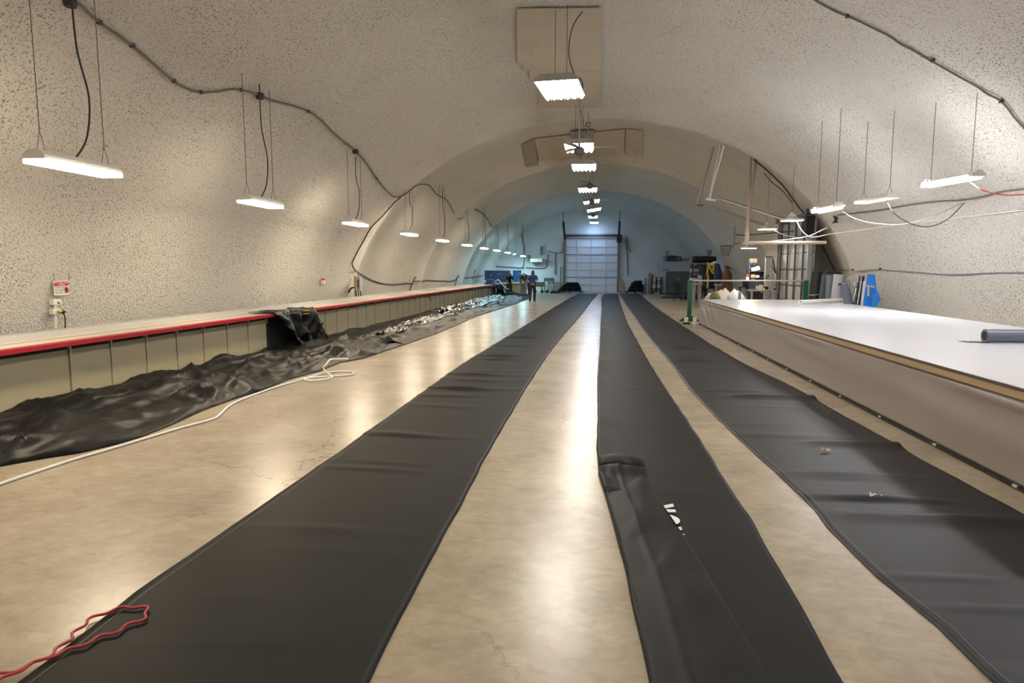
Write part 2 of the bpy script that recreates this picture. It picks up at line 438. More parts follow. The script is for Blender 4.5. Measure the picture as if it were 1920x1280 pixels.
# ------------------------------------------------------------------ hanging strip lamps over the long counter
def vtop(x, y): return vault_z(x, y) - 0.01
def strip_lamp(px, py, H, matn, label, lit=True, cord_to=None, L=1.12, W=0.25, dx=0.0):
    c = PZ(px, py, CAM_H + H); x, y, z = c.x, c.y, c.z
    t = thing('strip_lamp', label, 'hanging lamp', (x, y, z), 'strip lamps hung over the long counter')
    mb = B(); h = 0.075
    pr = [(-W / 2, 0), (-W / 2, 0.045), (-W / 4, h + 0.02), (W / 4, h + 0.02), (W / 2, 0.045), (W / 2, 0)]
    k0, k1 = -L / 2, L / 2
    ring = lambda yy, s: [(x + a * s, y + yy, z + b * (1 if s == 1 else 0.7)) for a, b in pr]
    mb.grid([ring(k0, 1), ring(k1, 1)])
    for yy in (k0, k1): mb.poly([(x + a, y + yy, z + b) for a, b in pr])
    mb.build('housing', 'white', t, solid=-0.008)
    d = B(); d.boxb(x - W / 2 - 0.004, x + W / 2 + 0.004, y + k0 + 0.01, y + k1 - 0.01, z - 0.042, z - 0.001)
    d.build('diffuser', matn if lit else 'grey', t)
    for yy in (k0 + 0.10, k1 - 0.12):
        zt = vtop(x, y + yy)
        mb = B(); zz = z + h + 0.22
        n = max(8, int((zt - zz) / 0.06)); pts = [(x + (0.003 if i % 2 else -0.003), y + yy, zz + (zt - zz) * i / n) for i in range(n + 1)]
        mb.tube(pts, 0.006, 4)
        mb.tube([(x, y + yy, zz), (x - 0.05, y + yy, z + h + 0.015)], 0.004, 4); mb.tube([(x, y + yy, zz), (x + 0.05, y + yy, z + h + 0.015)], 0.004, 4)
        mb.build('chain', 'chain', t)
    if lit:
        yt = y + 0.10; zt = vtop(x + 0.0, yt)
        pts = smooth_path([(x, y, z + h + 0.02), (x + 0.04, y + 0.14, z + 0.35), (x + 0.03, y + 0.22, z + 0.8), (x - 0.02, yt + 0.05, (z + zt) / 2 + 0.3), (x, yt, zt)], 6)
        B().tube(pts, 0.011, 5).build('power_cord', 'cable', t)
    return t
M['lens_left'] = emit('lens_warm', *L_LEFT)
M['lens_right'] = emit('lens_neutral', *L_RIGHT)
M['lens_mid'] = emit('lens_tubes', *L_MID)
M['lens_mid2'] = emit('lens_tubes_dimmer', *L_MID2)
M['lens_far'] = emit('lens_cool', *L_FAR)
M['lens_end'] = emit('lens_end_strip', L_FARSIDE[0], 48.0)
M['lens_farside'] = emit('lens_cool_strip', *L_FARSIDE)
HL = 1.12
_ord = ['closest to the camera above the long counter', 'second in the row from the camera', 'third in the row, before the first arch',
        'fourth in the row, just past the first arch', 'fifth in the row from the camera', 'sixth in the row from the camera', 'seventh in the row from the camera',
        'eighth in the row from the camera', 'ninth in the row, near the blue cabinet']
for i, (px, py) in enumerate([(143, 313), (490, 381), (667, 419), (768, 438.5), (830, 450.5), (876, 459), (908, 465), (932, 469), (952, 473)]):
    strip_lamp(px, py, HL, 'lens_farside' if i >= 7 else 'lens_left', 'white strip lamp on chains, ' + _ord[i])
strip_lamp(967, 477.5, HL*0.88, 'lens_farside', 'unlit strip lamp hung in front of the end wall, left of the lit one', lit=False)
strip_lamp(980.5, 479.5, HL * 0.88, 'lens_end', 'last lit strip lamp of the row, hung by the end wall air unit')
# two more of the row, unseen, added to light the near end
for yy in (3.0, -2.0):
    q = Vector((-5.7, yy, CAM_H + HL)); d = q - EYE
    t = thing('strip_lamp', 'unseen white strip lamp on chains, added to light the near end', 'hanging lamp', q, 'strip lamps hung over the long counter')
    B().boxb(q.x - .125, q.x + .125, yy - .56, yy + .56, q.z + .02, q.z + .09).build('housing', 'white', t)
    B().boxb(q.x - .13, q.x + .13, yy - .54, yy + .54, q.z - .025, q.z + .018).build('diffuser', 'lens_left', t)

# ------------------------------------------------------------------ strip lamps over the white table
def table_lamp(p0, p1, z, label, tubes, y):
    z = z - CAM_H; z = CAM_H + z
    # p0 the far end, p1 the near end, as seen; the lamp hangs level at height z
    a, b = PZ(p0[0], p0[1], z), PZ(p1[0], p1[1], z)
    c = (a + b) / 2; d = (b - a).normalized(); Lh = 0.61; s = Vector((d.y, -d.x, 0))
    t = thing('strip_lamp', label, 'hanging lamp', c, 'strip lamps hung over the white table')
    R = Matrix((s, d, Vector((0, 0, 1)))).transposed()
    if tubes:
        B().box(c + Vector((0, 0, 0.075)), (0.10, 2 * Lh, 0.035), R=R).build('housing', 'white', t)
        for sg in (-1, 1):
            B().box(c + d * sg * Lh + Vector((0, 0, 0.07)), (0.24, 0.10, 0.06), R=R).box(c + d * sg * Lh + Vector((0, 0, 0.12)), (0.13, 0.10, 0.06), R=R).build('end_cap', 'white', t, bevel=0.006)
            q = c + s * sg * 0.075 + Vector((0, 0, 0.03))
            B().cyl(q - d * (Lh - 0.02), q + d * (Lh - 0.02), 0.028, n=12).build('tube', 'lens_right', t)
    else:
        W, h = 0.27, 0.075
        pr = [(-W / 2, 0), (-W / 2, 0.05), (-W / 4, h + 0.02), (W / 4, h + 0.02), (W / 2, 0.05), (W / 2, 0)]
        mb = B(); rg = lambda k: [c + s * u + d * k + Vector((0, 0, v)) for u, v in pr]
        mb.grid([rg(-Lh), rg(Lh)]); mb.poly(rg(-Lh)); mb.poly(rg(Lh)); mb.build('housing', 'white', t, solid=-0.008)
        B().box(c + Vector((0, 0, 0.012)), (W - 0.03, 2 * Lh - 0.03, 0.012), R=R).build('diffuser', 'lens_right', t)
    for k in (-0.48, 0.48):
        q = c + d * k; zt = vtop(q.x, q.y)
        mb = B(); zb = c.z + (0.15 if tubes else 0.25); n = 40
        mb.tube([(q.x + (0.004 if i % 2 else -0.004), q.y, zb + (zt - zb) * i / n) for i in range(n + 1)], 0.0065, 4)
        if not tubes:
            for sg in (-1, 1): mb.tube([(q.x, q.y, zb), (q.x + sg * 0.055, q.y, c.z + 0.10)], 0.004, 4)
        else: mb.tube([(q.x, q.y, zb), (q.x, q.y, c.z + 0.09)], 0.006, 4)
        mb.build('chain', 'chain', t)
    return c
HR = 1.50 + CAM_H
lampA = table_lamp((1737, 352), (1829, 336), HR, 'two-tube strip lamp closest to the camera over the white table, orange cord at its end', True, 10.8)
lampB = table_lamp((1614, 382), (1673, 371), HR - 0.09, 'closed strip lamp over the white table, middle one of the three', False, 14.4)
lampC = table_lamp((1531, 400), (1570, 392), HR - 0.20, 'small strip lamp over the far half of the white table, farthest of the three', True, 16)
for yy in (8.6, 5.7, 2.8, -0.1):
    q = Vector((6.25, yy, HR))
    t = thing('strip_lamp', 'strip lamp over the white table, out of the frame beside the camera', 'hanging lamp', q, 'strip lamps hung over the white table')
    B().boxb(q.x - .12, q.x + .12, yy - .6, yy + .6, q.z + .03, q.z + .09).build('housing', 'white', t)
    B().boxb(q.x - .10, q.x + .10, yy - .58, yy + .58, q.z, q.z + .02).build('diffuser', 'lens_right', t)

# ------------------------------------------------------------------ big tube lights along the crown
HM = 3.39
def bay_light(px, py, label, tilt=0.0, W=0.80, matn='lens_mid', yfix=None, L=1.16, yaw=0.0):
    c = PZ(px, py, CAM_H + HM) if yfix is None else Vector((yfix[0], yfix[1], CAM_H + HM))
    t = thing('bay_light', label, 'hanging light', c, 'tube lights hung along the vault crown')
    R = Matrix.Rotation(yaw, 3, 'Z') @ Matrix.Rotation(tilt, 3, 'Y'); T = lambda p: c + R @ Vector(p)
    hw, hl = W / 2, L / 2
    mb = B()
    top = [(-hw * 0.8, 0.12), (hw * 0.8, 0.12)]
    pr = [(-hw, 0.0), (-hw, 0.05), (-hw * 0.72, 0.13), (hw * 0.72, 0.13), (hw, 0.05), (hw, 0.0)]
    mb.grid([[T((a, -hl, b)) for a, b in pr], [T((a, hl, b)) for a, b in pr]])
    mb.poly([T((a, -hl, b)) for a, b in pr]); mb.poly([T((a, hl, b)) for a, b in pr])
    mb.build('housing', 'grey', t, solid=-0.008)
    for k in range(6):
        xx = -hw + W * (k + 0.5) / 6
        mb = B(); prt = [(xx - W / 13.5, 0.012), (xx - W / 22, 0.05), (xx + W / 22, 0.05), (xx + W / 13.5, 0.012)]
        B().grid([[T((a, -hl + 0.03, b)) for a, b in prt], [T((a, hl - 0.03, b)) for a, b in prt]]).build('reflector', 'white', t, solid=0.003)
        B().cyl(T((xx, -hl + 0.03, -0.022)), T((xx, hl - 0.03, -0.022)), 0.036, n=10).build('tube', matn, t)
    for k in range(1, 6):
        xx = -hw + W * k / 6; B().add([T((xx + sx, s * (hl - 0.02), zz)) for zz in (-0.06, 0.03) for s in (-1, 1) for sx in (-0.007, 0.007)], [(0, 1, 3, 2), (4, 6, 7, 5), (0, 2, 6, 4), (1, 5, 7, 3), (0, 4, 5, 1), (2, 3, 7, 6)]).build('divider', 'grey', t)
    for sx, yy in ((-0.07, 0.1), (0.07, 0.1)):
        q = T((sx * 4, yy, 0.13)); zt = vtop(q.x, q.y)
        mb = B(); n = 12
        if zt > q.z: mb.tube([(q.x * 0.0 + c.x + sx * 1.6, q.y, q.z + 0.16 + (zt - q.z - 0.16) * i / n) for i in range(n + 1)], 0.007, 5)
        mb.tube([(c.x + sx * 1.6, q.y, q.z + 0.16), (c.x + sx * 1.6 - 0.05, q.y, q.z)], 0.004, 4); mb.tube([(c.x + sx * 1.6, q.y, q.z + 0.16), (c.x + sx * 1.6 + 0.05, q.y, q.z)], 0.004, 4)
        mb.build('chain', 'chain', t)
    return t, c
bl1, c1 = bay_light(1051, 167, 'large tube light under the stepped board patch, closest to the camera', yaw=-0.10)
zt = vtop(c1.x, c1.y)
B().tube(smooth_path([c1 + Vector((0.1, -0.1, 0.13)), c1 + Vector((0.36, -0.05, 0.17)), c1 + Vector((0.42, 0.1, 0.02)), c1 + Vector((0.30, 0.25, 0.22)), c1 + Vector((0.14, 0.3, 0.7)), c1 + Vector((0.2, 0.3, 1.2)), c1 + Vector((0.42, 0.3, zt - c1.z))], 8), 0.010, 5).build('power_cord', 'cable', bl1)
for px, py, lab, tl, mt in ((1086, 276, 'tube light right behind the first ceiling fan, at the first arch', 0, 'lens_mid2'), (1095, 313, 'tube light in the second bay, below and behind the fan light', 0, 'lens_mid2'),
                            (1102, 355.5, 'tube light hanging at the second arch, partly behind a fan', 0, 'lens_mid2'), (1109, 377.5, 'tube light split by a dark fan motor, at the third arch', -0.12, 'lens_mid2'),
                            (1114, 393, 'tilted tube light beyond the third arch', -0.16, 'lens_far'), (1112, 406, 'bluish tube light below the tilted one, beyond the third arch', 0, 'lens_far'),
                            (1114, 417, 'round-looking bluish light closest to the roll-up door', 0, 'lens_far')):
    bay_light(px, py, lab, tl, 0.80 if py < 400 else 0.6, mt)
bay_light(0, 0, 'unseen tube light added overhead between the camera and the stepped board patch', 0, 0.8, 'lens_mid', yfix=(-0.45, 6.4))  # unseen light, added to brighten the upper walls and vault
bay_light(0, 0, 'unseen tube light added overhead at the rear of the first bay', 0, 0.8, 'lens_mid2', yfix=(-0.35, -2.0))  # likewise unseen, added behind the camera for its light

# ceiling fans on poles
def fan(px, py, y, label, r=0.72, ph=0.3):
    c = PY(px, py, y); t = thing('ceiling_fan', label, 'ceiling fan', c, 'fans hung along the vault crown')
    B().lathe([(0.0, -0.10), (0.07, -0.10), (0.12, -0.05), (0.13, 0.05), (0.08, 0.11), (0.025, 0.12), (0.025, 0.2), (0, 0.2)], c, 20).build('motor', 'darkmetal', t, smooth=True)
    zt = vtop(c.x, y)
    B().cyl(c + Vector((0, 0, 0.15)), (c.x, y, zt), 0.022, n=10).lathe([(0, 0), (0.08, 0), (0.05, -0.1), (0, -0.1)], (c.x, y, zt), 14).build('pole', 'metal', t)
    for k in range(3):
        a = ph + k * 2 * math.pi / 3; d = Vector((math.cos(a), math.sin(a), 0)); s = Vector((-d.y, d.x, 0))
        q = [c + d * 0.1 + s * 0.04, c + d * 0.1 - s * 0.04, c + d * r - s * 0.035, c + d * r + s * 0.075, c + d * 0.35 + s * 0.095]
        q = [Vector((p.x, p.y, p.z + 0.09 + 0.12 * (p - c).dot(s) + 0.0)) for p in q]
        B().poly(q, (0, 0, 0.012)).build('blade', 'metal', t)
fan(1086, 284, 17.0, 'ceiling fan with a pole in front of the second tube light', 0.80, 0.05)
fan(1106, 349, 26.4, 'ceiling fan with thin dark blades at the second arch', 0.85, 0.1)
fan(1110, 379, 31.5, 'small ceiling fan in front of the light at the third arch', 0.8, 0.02)
fan(1112, 404, 41.0, 'ceiling fan in the bluish last bay', 0.8, 0.3)
# conduit stubs beside the first fan
t = thing('conduit_drop', 'thin pale conduit and looped wires hanging at the first arch beside the fan pole', 'conduit')
a = PY(1103, 235, 19.6)
B().cyl((a.x, a.y, vtop(a.x, a.y)), PY(1103, 262, 19.6), 0.018, n=8).build('pipe', 'metal', t)
ring = [a + Vector((0.07 * math.cos(k * 0.5), 0, 0.02 + 0.07 * math.sin(k * 0.5))) for k in range(13)]
B().tube(ring, 0.012, 5).build('cable_loop', 'cable', t)
B().tube(smooth_path([PS(1088, 201, 0.05), PY(1092, 222, 18.5), PY(1098, 248, 19.0), PY(1107, 256, 19.3)], 6), 0.010, 5).build('wire', 'conduit', t)

# ------------------------------------------------------------------ square pendant lamps beyond the table
def pendant(px, py, y, label, matn, W=0.46):
    c = PY(px, py, y); t = thing('pendant_lamp', label, 'hanging lamp', c, 'square pendant lamps over the far workspace')
    R = Matrix.Rotation(0.35, 3, 'Z')
    B().box(c + Vector((0, 0, 0.03)), (W, W, 0.05), R=R).build('shade', 'white', t, bevel=0.01)
    B().box(c + Vector((0, 0, 0.0)), (W - 0.05, W - 0.05, 0.012), R=R).build('diffuser', matn, t)
    mb = B()
    for i, k in enumerate((0.52, 0.40, 0.28)): mb.box(c + Vector((0, 0, 0.075 + i * 0.045)), (W * k, W * k, 0.03), R=R)
    mb.lathe([(0.05, 0.05), (0.05, 0.2), (0.02, 0.24), (0, 0.24)], c, 12)
    mb.build('heat_sink', 'white', t)
    zt = vtop(c.x, c.y)
    B().tube([c + Vector((0, 0, 0.22)), (c.x, c.y, zt)], 0.006, 4).build('chain', 'chain', t)
    return c
M['lens_dim'] = emit('lens_pendant', (1, 0.93, 0.82), 22.0)
M['lens_pend'] = emit('lens_pendant_bright', (1, 0.92, 0.78), 70.0)
pc1 = pendant(1485, 414, 19.3, 'square pendant lamp in front of the side door, over the table end', 'lens_dim')
pc2 = pendant(1438.5, 430, 22.6, 'square pendant lamp left of and behind the one by the side door', 'lens_dim')
pc3 = pendant(1404, 465.5, 26.8, 'brightly lit square pendant lamp at the elbow of the tan pipe', 'lens_pend', 0.44)
# ------------------------------------------------------------------ long counter along the side wall
def cfront(y): return float(np.interp(y, [-6, 7, 15.2, 24.3, 33, 42], [-6.56, -6.52, -6.40, -6.28, -6.02, -5.66]))
CT = 0.80
YS = [2.0 + 0.8 * i for i in range(48)]
def ribbon(prof, ys, name, m, parent, **kw):
    # prof: (offset from the counter's front line, z) closed outline swept along the counter
    g = [[(cfront(y) + a, y, z) for a, z in prof + [prof[0]]] for y in ys]
    mb = B(); mb.grid(g); mb.poly(g[0][:-1]); mb.poly(g[-1][:-1]); return mb.build(name, m, parent, **kw)
counter = thing('counter', 'long cream-panelled counter with white top and red front edge along the wall', 'counter', (-6.9, 20, 0))
ribbon([(-0.02, CT - 0.06), (-0.02, CT), (-0.97, CT), (-0.97, CT - 0.06)], YS, 'worktop', 'counter_top', counter)
ribbon([(0.0, CT - 0.055), (0.0, CT - 0.005), (-0.012, CT + 0.004), (-0.10, CT + 0.004), (-0.10, CT - 0.055)], YS, 'red_edge', 'red', counter)
ribbon([(-0.74, CT), (-0.74, CT + 0.07), (-0.95, CT + 0.07), (-0.95, CT)], YS, 'back_ledge', 'ledge', counter)
ribbon([(-0.44, CT), (-0.44, CT + 0.006), (-0.47, CT + 0.006), (-0.47, CT)], YS, 'guide_strip', 'lightwood', counter)
ribbon([(-0.32, 0.0), (-0.32, CT - 0.06), (-0.36, CT - 0.06), (-0.36, 0.0)], YS, 'shade_backing', 'dark', counter)  # dark board standing in for the shade inside the counter
y = 2.6; k = 0
while y < 40.0:
    w = 1.44 if k in (5, 13, 21) else 0.72
    if not (12.7 < y + w / 2 < 14.2):
        x = cfront(y + w / 2) - 0.20
        B().boxb(x - 0.012, x + 0.012, y + 0.006, y + w - 0.006, 0.012, CT - 0.125).build('panel', 'cream', counter)
    mb = B(); xb = cfront(y) - 0.175
    mb.boxb(xb - 0.04, xb + 0.012, y - 0.014, y + 0.014, CT - 0.175, CT - 0.06).boxb(xb - 0.012, xb + 0.016, y - 0.022, y + 0.022, CT - 0.19, CT - 0.165)
    mb.build('bracket', 'metal', counter)
    y += w; k += 1
x = cfront(25.3) - 0.10
B().tube(smooth_path([(x, 25.0, CT - 0.06), (x + 0.03, 25.0, CT - 0.16), (x + 0.05, 25.02, CT - 0.27), (x + 0.10, 25.1, CT - 0.28), (x + 0.12, 25.2, CT - 0.22)], 5), 0.012, 6).build('hook', 'black', counter)

# ------------------------------------------------------------------ black sheets rolled out on the floor
def fxy(pts): return [PZ(px, py) for px, py in pts]
def edge_fn(pts):
    q = sorted([(p.y, p.x) for p in fxy(pts)]); ys = [a for a, b in q]; xs = [b for a, b in q]
    return lambda y: float(np.interp(y, ys, xs)), ys[0], ys[-1]
stripA_L = [(-30, 1325), (55, 1266), (255, 1111), (365, 1035), (616, 861), (640, 845), (749, 766), (865, 683), (952, 630), (1015, 591), (1043, 574), (1065, 561), (1085, 550.5)]
stripA_R = [(670, 1320), (691, 1280), (800, 1066), (890, 899), (915, 850), (984, 732), (1027, 666), (1056, 629), (1087, 594), (1100, 577), (1112, 561), (1122, 550.5)]
stripB_L = [(1220, 1320), (1215, 1280), (1204, 1226), (1188, 1143), (1170, 1064), (1141, 956), (1121, 888), (1119, 850), (1120, 819), (1120, 710), (1124, 654), (1126, 607), (1128, 580), (1127, 563), (1129, 555.5), (1137, 550)]
stripB_R = [(1612, 1320), (1580, 1280), (1500, 1133), (1457, 1061), (1403, 967), (1367, 913), (1310, 820), (1240, 716), (1215, 676), (1199, 647), (1177, 607), (1166, 578), (1162, 563.6), (1158, 550)]
stripC_L = [(1900, 1318), (1858, 1280), (1759, 1176), (1641, 1081), (1550, 990), (1528, 958), (1480, 911), (1439, 873), (1346, 787), (1294, 732), (1260, 684), (1240, 661), (1212, 627), (1190, 595), (1172, 570), (1161, 550)]
stripC_R = [(2150, 1095), (1990, 1003), (1896, 952), (1844, 925), (1793, 896), (1741, 870), (1690, 840), (1648, 815), (1621, 801), (1562, 769), (1509, 737), (1466, 715), (1397, 683), (1329, 643), (1260, 597), (1229, 576), (1198, 550)]
def sheet(name, label, Lp, Rp, hfun, m, nc=34, step=0.0065, edge=True):
    fl, a0, a1 = edge_fn(Lp); fr, b0, b1 = edge_fn(Rp)
    y0, y1 = max(min(a0, b0), 1.9), min(a1, b1, 46.5)
    ys = [y0]
    while ys[-1] < y1: ys.append(ys[-1] + max(0.014, ys[-1] * step))
    ys[-1] = y1; g = []
    for y in ys:
        xl, xr = fl(y), fr(y)
        xl += 0.012 * fb(y * 1.7, 3.1); xr += 0.012 * fb(y * 1.9, 8.1)
        g.append([(xl + (xr - xl) * j / nc, y, 0.006 + max(0.0, hfun(j / nc, y, xl + (xr - xl) * j / nc, xr - xl))) for j in range(nc + 1)])
    o = B().grid(g).build(name, m, None, smooth=True, solid=-0.004)
    tag(o, label, 'floor sheet', None)
    return o, fl, fr
def ridges(y, x, f, seed):
    yy = y + 0.10 * fb(x * 0.9, y * 0.25, seed)
    n = fb(yy * f, x * 0.28, seed) + 0.5 * fb(yy * f * 2.1, x * 0.4, seed + 5)
    return max(0.0, n) ** 1.3
def hA(u, y, x, w):
    m = math.exp(-((u - 0.34) / 0.30) ** 2) + 0.15
    h = 0.046 * ridges(y, x, 3.2, 1.0) * m * min(1.0, max(0.25, (y - 2.0) / 4.0))
    for yf, am in ((35.0, .10), (32.6, .07), (29.3, .09), (38.5, .10), (42.0, .08), (27.0, .04)):
        h += am * math.exp(-((y - yf) / 0.16) ** 2) * (0.6 + 0.4 * u)
    return h
def hC(u, y, x, w):
    m = math.exp(-((u - 0.40) / 0.30) ** 2) + 0.12
    h = 0.050 * ridges(y, x, 3.0, 2.0) * m
    for yf, u0, am in ((8.98, .32, .045), (6.62, .45, .035), (4.68, .12, .020), (4.66, .5, .01)):
        k = 1 / (1 + math.exp(-(u - u0) * 22)); d = y - yf
        h += am * k * (math.exp(-(d / 0.05) ** 2) if d > 0 else math.exp(-(d / 0.12) ** 2))
    return h
def hB(u, y, x, w):
    e = math.exp(-u * 5.5)
    h = 0.05 * e * (0.55 + 0.8 * fb(y * 0.9, 1.0, 4.0)) * (1 if y > 4.9 else 0.35)
    h += 0.030 * ridges(y + 0.35 * u, x, 1.7, 3.0) * math.exp(-u * 3.0) * (1 if y > 4.6 else 0.2)
    h += 0.008 * ridges(y, x, 1.3, 9.0)
    return h
sheetA, aL, aR = sheet('vinyl_sheet', 'long black vinyl sheet across the floor, the one passing under the red cord', stripA_L, stripA_R, hA, 'vinyl')
sheetB, bL, bR = sheet('vinyl_sheet', 'middle black vinyl sheet with folded edge and white cut lettering', stripB_L, stripB_R, hB, 'vinyl')
sheetC, cL, cR = sheet('vinyl_sheet', 'charcoal vinyl sheet with cross wrinkles lying beside the white table', stripC_L, stripC_R, hC, 'vinyl_blue')
for o in (sheetA, sheetB, sheetC): o['group'] = 'sheets rolled out along the floor'
# thin pale seam line along the sheets
def seam(fn, off, y0, y1, z, m, parent, hf, w=0.004):
    ys = np.arange(y0, y1, 0.05); g = []
    for y in ys:
        x = fn(y) + off; zz = z + hf(y, x); g.append([(x - w / 2, y, zz), (x + w / 2, y, zz)])
    return B().grid(g).build('seam_line', m, parent)
M['seam'] = mat('seam_grey', (0.16, 0.16, 0.16), 0.6)
seam(aL, 0.055, 2.2, 9.0, 0.0085, 'seam', sheetA, lambda y, x: hA((x - aL(y)) / (aR(y) - aL(y)), y, x, 1) * 1.0)
seam(cL, 0.06, 2.2, 12.0, 0.0085, 'seam', sheetC, lambda y, x: hC((x - cL(y)) / (cR(y) - cL(y)), y, x, 1) * 1.0)
# the turned-over flap on the middle sheet
flap_R = [(1475, 1330), (1450, 1290), (1420, 1235), (1390, 1185), (1345, 1110), (1290, 1020), (1267, 990), (1244, 953), (1226, 925), (1213, 888)]
fR, q0, q1 = edge_fn(flap_R)
g = []; ys = np.arange(2.02, PZ(1213, 884).y, 0.02)
for y in ys:
    xl, xr = bL(y) + 0.004, fR(y); row = []
    s = (y - ys[0]) / (ys[-1] - ys[0])
    for j in range(31):
        u = j / 30; x = xl + (xr - xl) * u
        puff = math.sin(math.pi * min(1, u * 1.02)) ** 0.8
        crease = math.exp(-((u - (0.30 + 0.12 * s)) / 0.05) ** 2)
        pleat = max(0, fb((y - u * 0.55) * 2.4, u * 1.2, 7.7)) * (0.5 + s)
        z = 0.016 + 0.014 * puff * (0.4 + 0.6 * s) + 0.005 * crease * (0.4 + s) + 0.030 * pleat * puff
        z += 0.04 * math.exp(-((s - 0.985) / 0.03) ** 2) * (1 - 0.5 * abs(u - 0.6))
        row.append((x, y, z if 0 < j < 30 else (0.006 if j == 0 else 0.016)))
    g.append(row)
B().grid(g).build('folded_flap', 'vinyl', sheetB, smooth=True, solid=-0.003)
# pleat across the middle sheet just beyond the flap
g = []
for k in range(13):
    t = k / 12; y = PZ(1165, 884).y + 0.02 + 0.30 * t
    prof = math.sin(math.pi * t) ** 0.7 * 0.075 * (1.3 - 0.6 * t)
    g.append([(bL(y) + 0.01 + (0.40) * j / 16, y + 0.03 * math.sin(j * 0.4), 0.03 + prof * (0.5 + 0.5 * math.sin(math.pi * j / 16)) if j < 16 else 0.012) for j in range(17)])
B().grid(g).build('pleat', 'vinyl', sheetB, smooth=True, solid=-0.003)
# white cut lettering fragments
M['print'] = M['print']
def zB(p): return 0.006 + max(0.0, hB((p.x - bL(p.y)) / (bR(p.y) - bL(p.y)), p.y, p.x, 1)) + 0.003
zoom = lambda x, y: (1240 + x / 14.217, 930 + y / 14.222)
for q in ([(55, 342), (300, 293), (337, 368), (108, 418)], [(127, 440), (366, 455), (395, 525), (178, 522)],
          [(225, 592), (330, 625), (420, 668), (475, 712), (497, 750), (480, 800), (430, 838), (392, 843)],
          [(440, 928), (530, 918), (558, 1000), (500, 1008)], [(566, 1106), (640, 1130), (590, 1142)]):
    pts = [PZ(*zoom(a, b)) for a, b in q]
    mb = B(); mb.poly([(p.x, p.y, 0.026) for p in pts], (0, 0, 0.0015)); mb.build('white_lettering', 'print', sheetB)
# small scraps on the sheets and floor
def scrap(px, py, label, m, s, z=0.02, seed=1):
    c = PZ(px, py, z); rng = random.Random(seed); mb = B(); g = []
    for i in range(4):
        g.append([c + Vector(((j - 2) * s * 0.5 + rng.uniform(-1, 1) * s * 0.2, (i - 1.5) * s * 0.35, abs(rng.gauss(0, 1)) * s * 0.28)) for j in range(5)])
    o = mb.grid(g).build('paper_scrap', m, None, solid=0.001); tag(o, label, 'scrap')
scrap(1641, 931, 'small crumpled pink and white paper scrap on the charcoal sheet', 'print', 0.045, 0.02, 3)
scrap(1548, 844, 'small crumpled tan scrap on the charcoal sheet, farther from the camera', 'lightwood', 0.04, 0.02, 5)

# ------------------------------------------------------------------ crumpled tarps at the foot of the counter
heap_lo = [(-700, 1010), (-300, 935), (-60, 887), (0, 875), (83, 860), (150, 850), (217, 834), (267, 819), (320, 798), (376, 772), (432, 751), (489, 733), (541, 712), (600, 696), (639, 680), (679, 673), (761, 646), (826, 623), (892, 594), (958, 573), (985, 563)]
heap_hi = [(-700, 1000), (-300, 850), (-60, 797), (0, 791), (33, 791), (67, 778), (117, 763), (183, 747), (250, 736), (320, 722), (376, 698), (395, 683), (414, 674), (442, 676), (489, 671), (507, 668), (560, 669), (600, 661), (612, 642), (662, 624), (728, 606), (794, 592), (859, 569), (908, 557), (938, 553), (965, 548)]
flo, e0, e1 = edge_fn(heap_lo)
hi_pts = []
for px, py in heap_hi:
    x = -6.6
    for _ in range(6): p = PXX(px, py, x); x = cfront(p.y) - 0.17
    hi_pts.append((p.y, max(0.04, p.z)))
hi_pts.sort()
fhi = lambda y: float(np.interp(y, [a for a, b in hi_pts], [b for a, b in hi_pts]))
def crumple(x, y, sc=1.0, seed=0.0):
    # soft swells with creases running mostly along the counter
    q = Vector((x * 1.6 * sc, y * 0.55 * sc, seed))
    w = Vector((fb(q.x, q.y, 9.1 + seed), fb(q.x + 4, q.y + 7, 2.2 + seed), 0)) * 0.9
    a = 1 - abs(mn.noise(q + w)) * 2.0
    b = 1 - abs(mn.noise(q * 2.1 + w * 1.4 + Vector((3, 1, 0)))) * 2.0
    c = 1 - abs(mn.noise(q * 4.7 + w * 1.1 + Vector((8, 1, 5)))) * 2.0
    return max(0, a) ** 2.5 * 0.60 + max(0, b) ** 2.2 * 0.32 + max(0, c) ** 2 * 0.14
def heap(name, label, ya, yb, m, seed, nc=46, step=0.009, amp=1.0, inner=0.0, outer=0.0, lift=0.0, sc=1.0):
    ys = [ya]
    while ys[-1] < yb: ys.append(ys[-1] + max(0.04, ys[-1] * step * 0.6))
    g = []
    for y in ys:
        xo = flo(y); xi = cfront(y) - 0.175
        xo2 = xo + (xi - xo) * outer; xi2 = xo + (xi - xo) * (1 - inner)
        H = fhi(y); row = []
        ed = min(1.0, (y - ya) / 0.4, (yb - y) / 0.4 + 0.001)
        for j in range(nc + 1):
            u = j / nc; x = xo2 + (xi2 - xo2) * u
            c = crumple(x, y, sc, seed)
            base = H * (0.30 * math.sin(math.pi * min(1, u * 1.15)) + 0.85 * u ** 2.2)
            z = lift + base + amp * 0.30 * c * math.sin(math.pi * min(0.5 + 0 * u, u * 1.4 + 0.03)) * (1 - 0.5 * u)
            if inner: z = lift * ed + (H * (0.30 + 0.8 * (1 - inner) ** 2 * u)) + amp * 0.14 * c * math.sin(math.pi * u)
            if j == 0: z = 0.004 if not inner else z - 0.03
            row.append((x, y, max(0.006, z)))
        g.append(row)
    o = B().grid(g).build(name, m, None, smooth=True, solid=-0.004); tag(o, label, 'tarp', 'tarps heaped along the counter foot'); return o
heap('tarp', 'crumpled black tarp heaped at the counter foot, beside the white rope', 4.6, 14.6, 'tarp', 1.3)
heap('tarp', 'long black tarp strip heaped at the counter foot beyond the draped sheet', 14.4, 40.0, 'tarp', 5.7, amp=0.55)
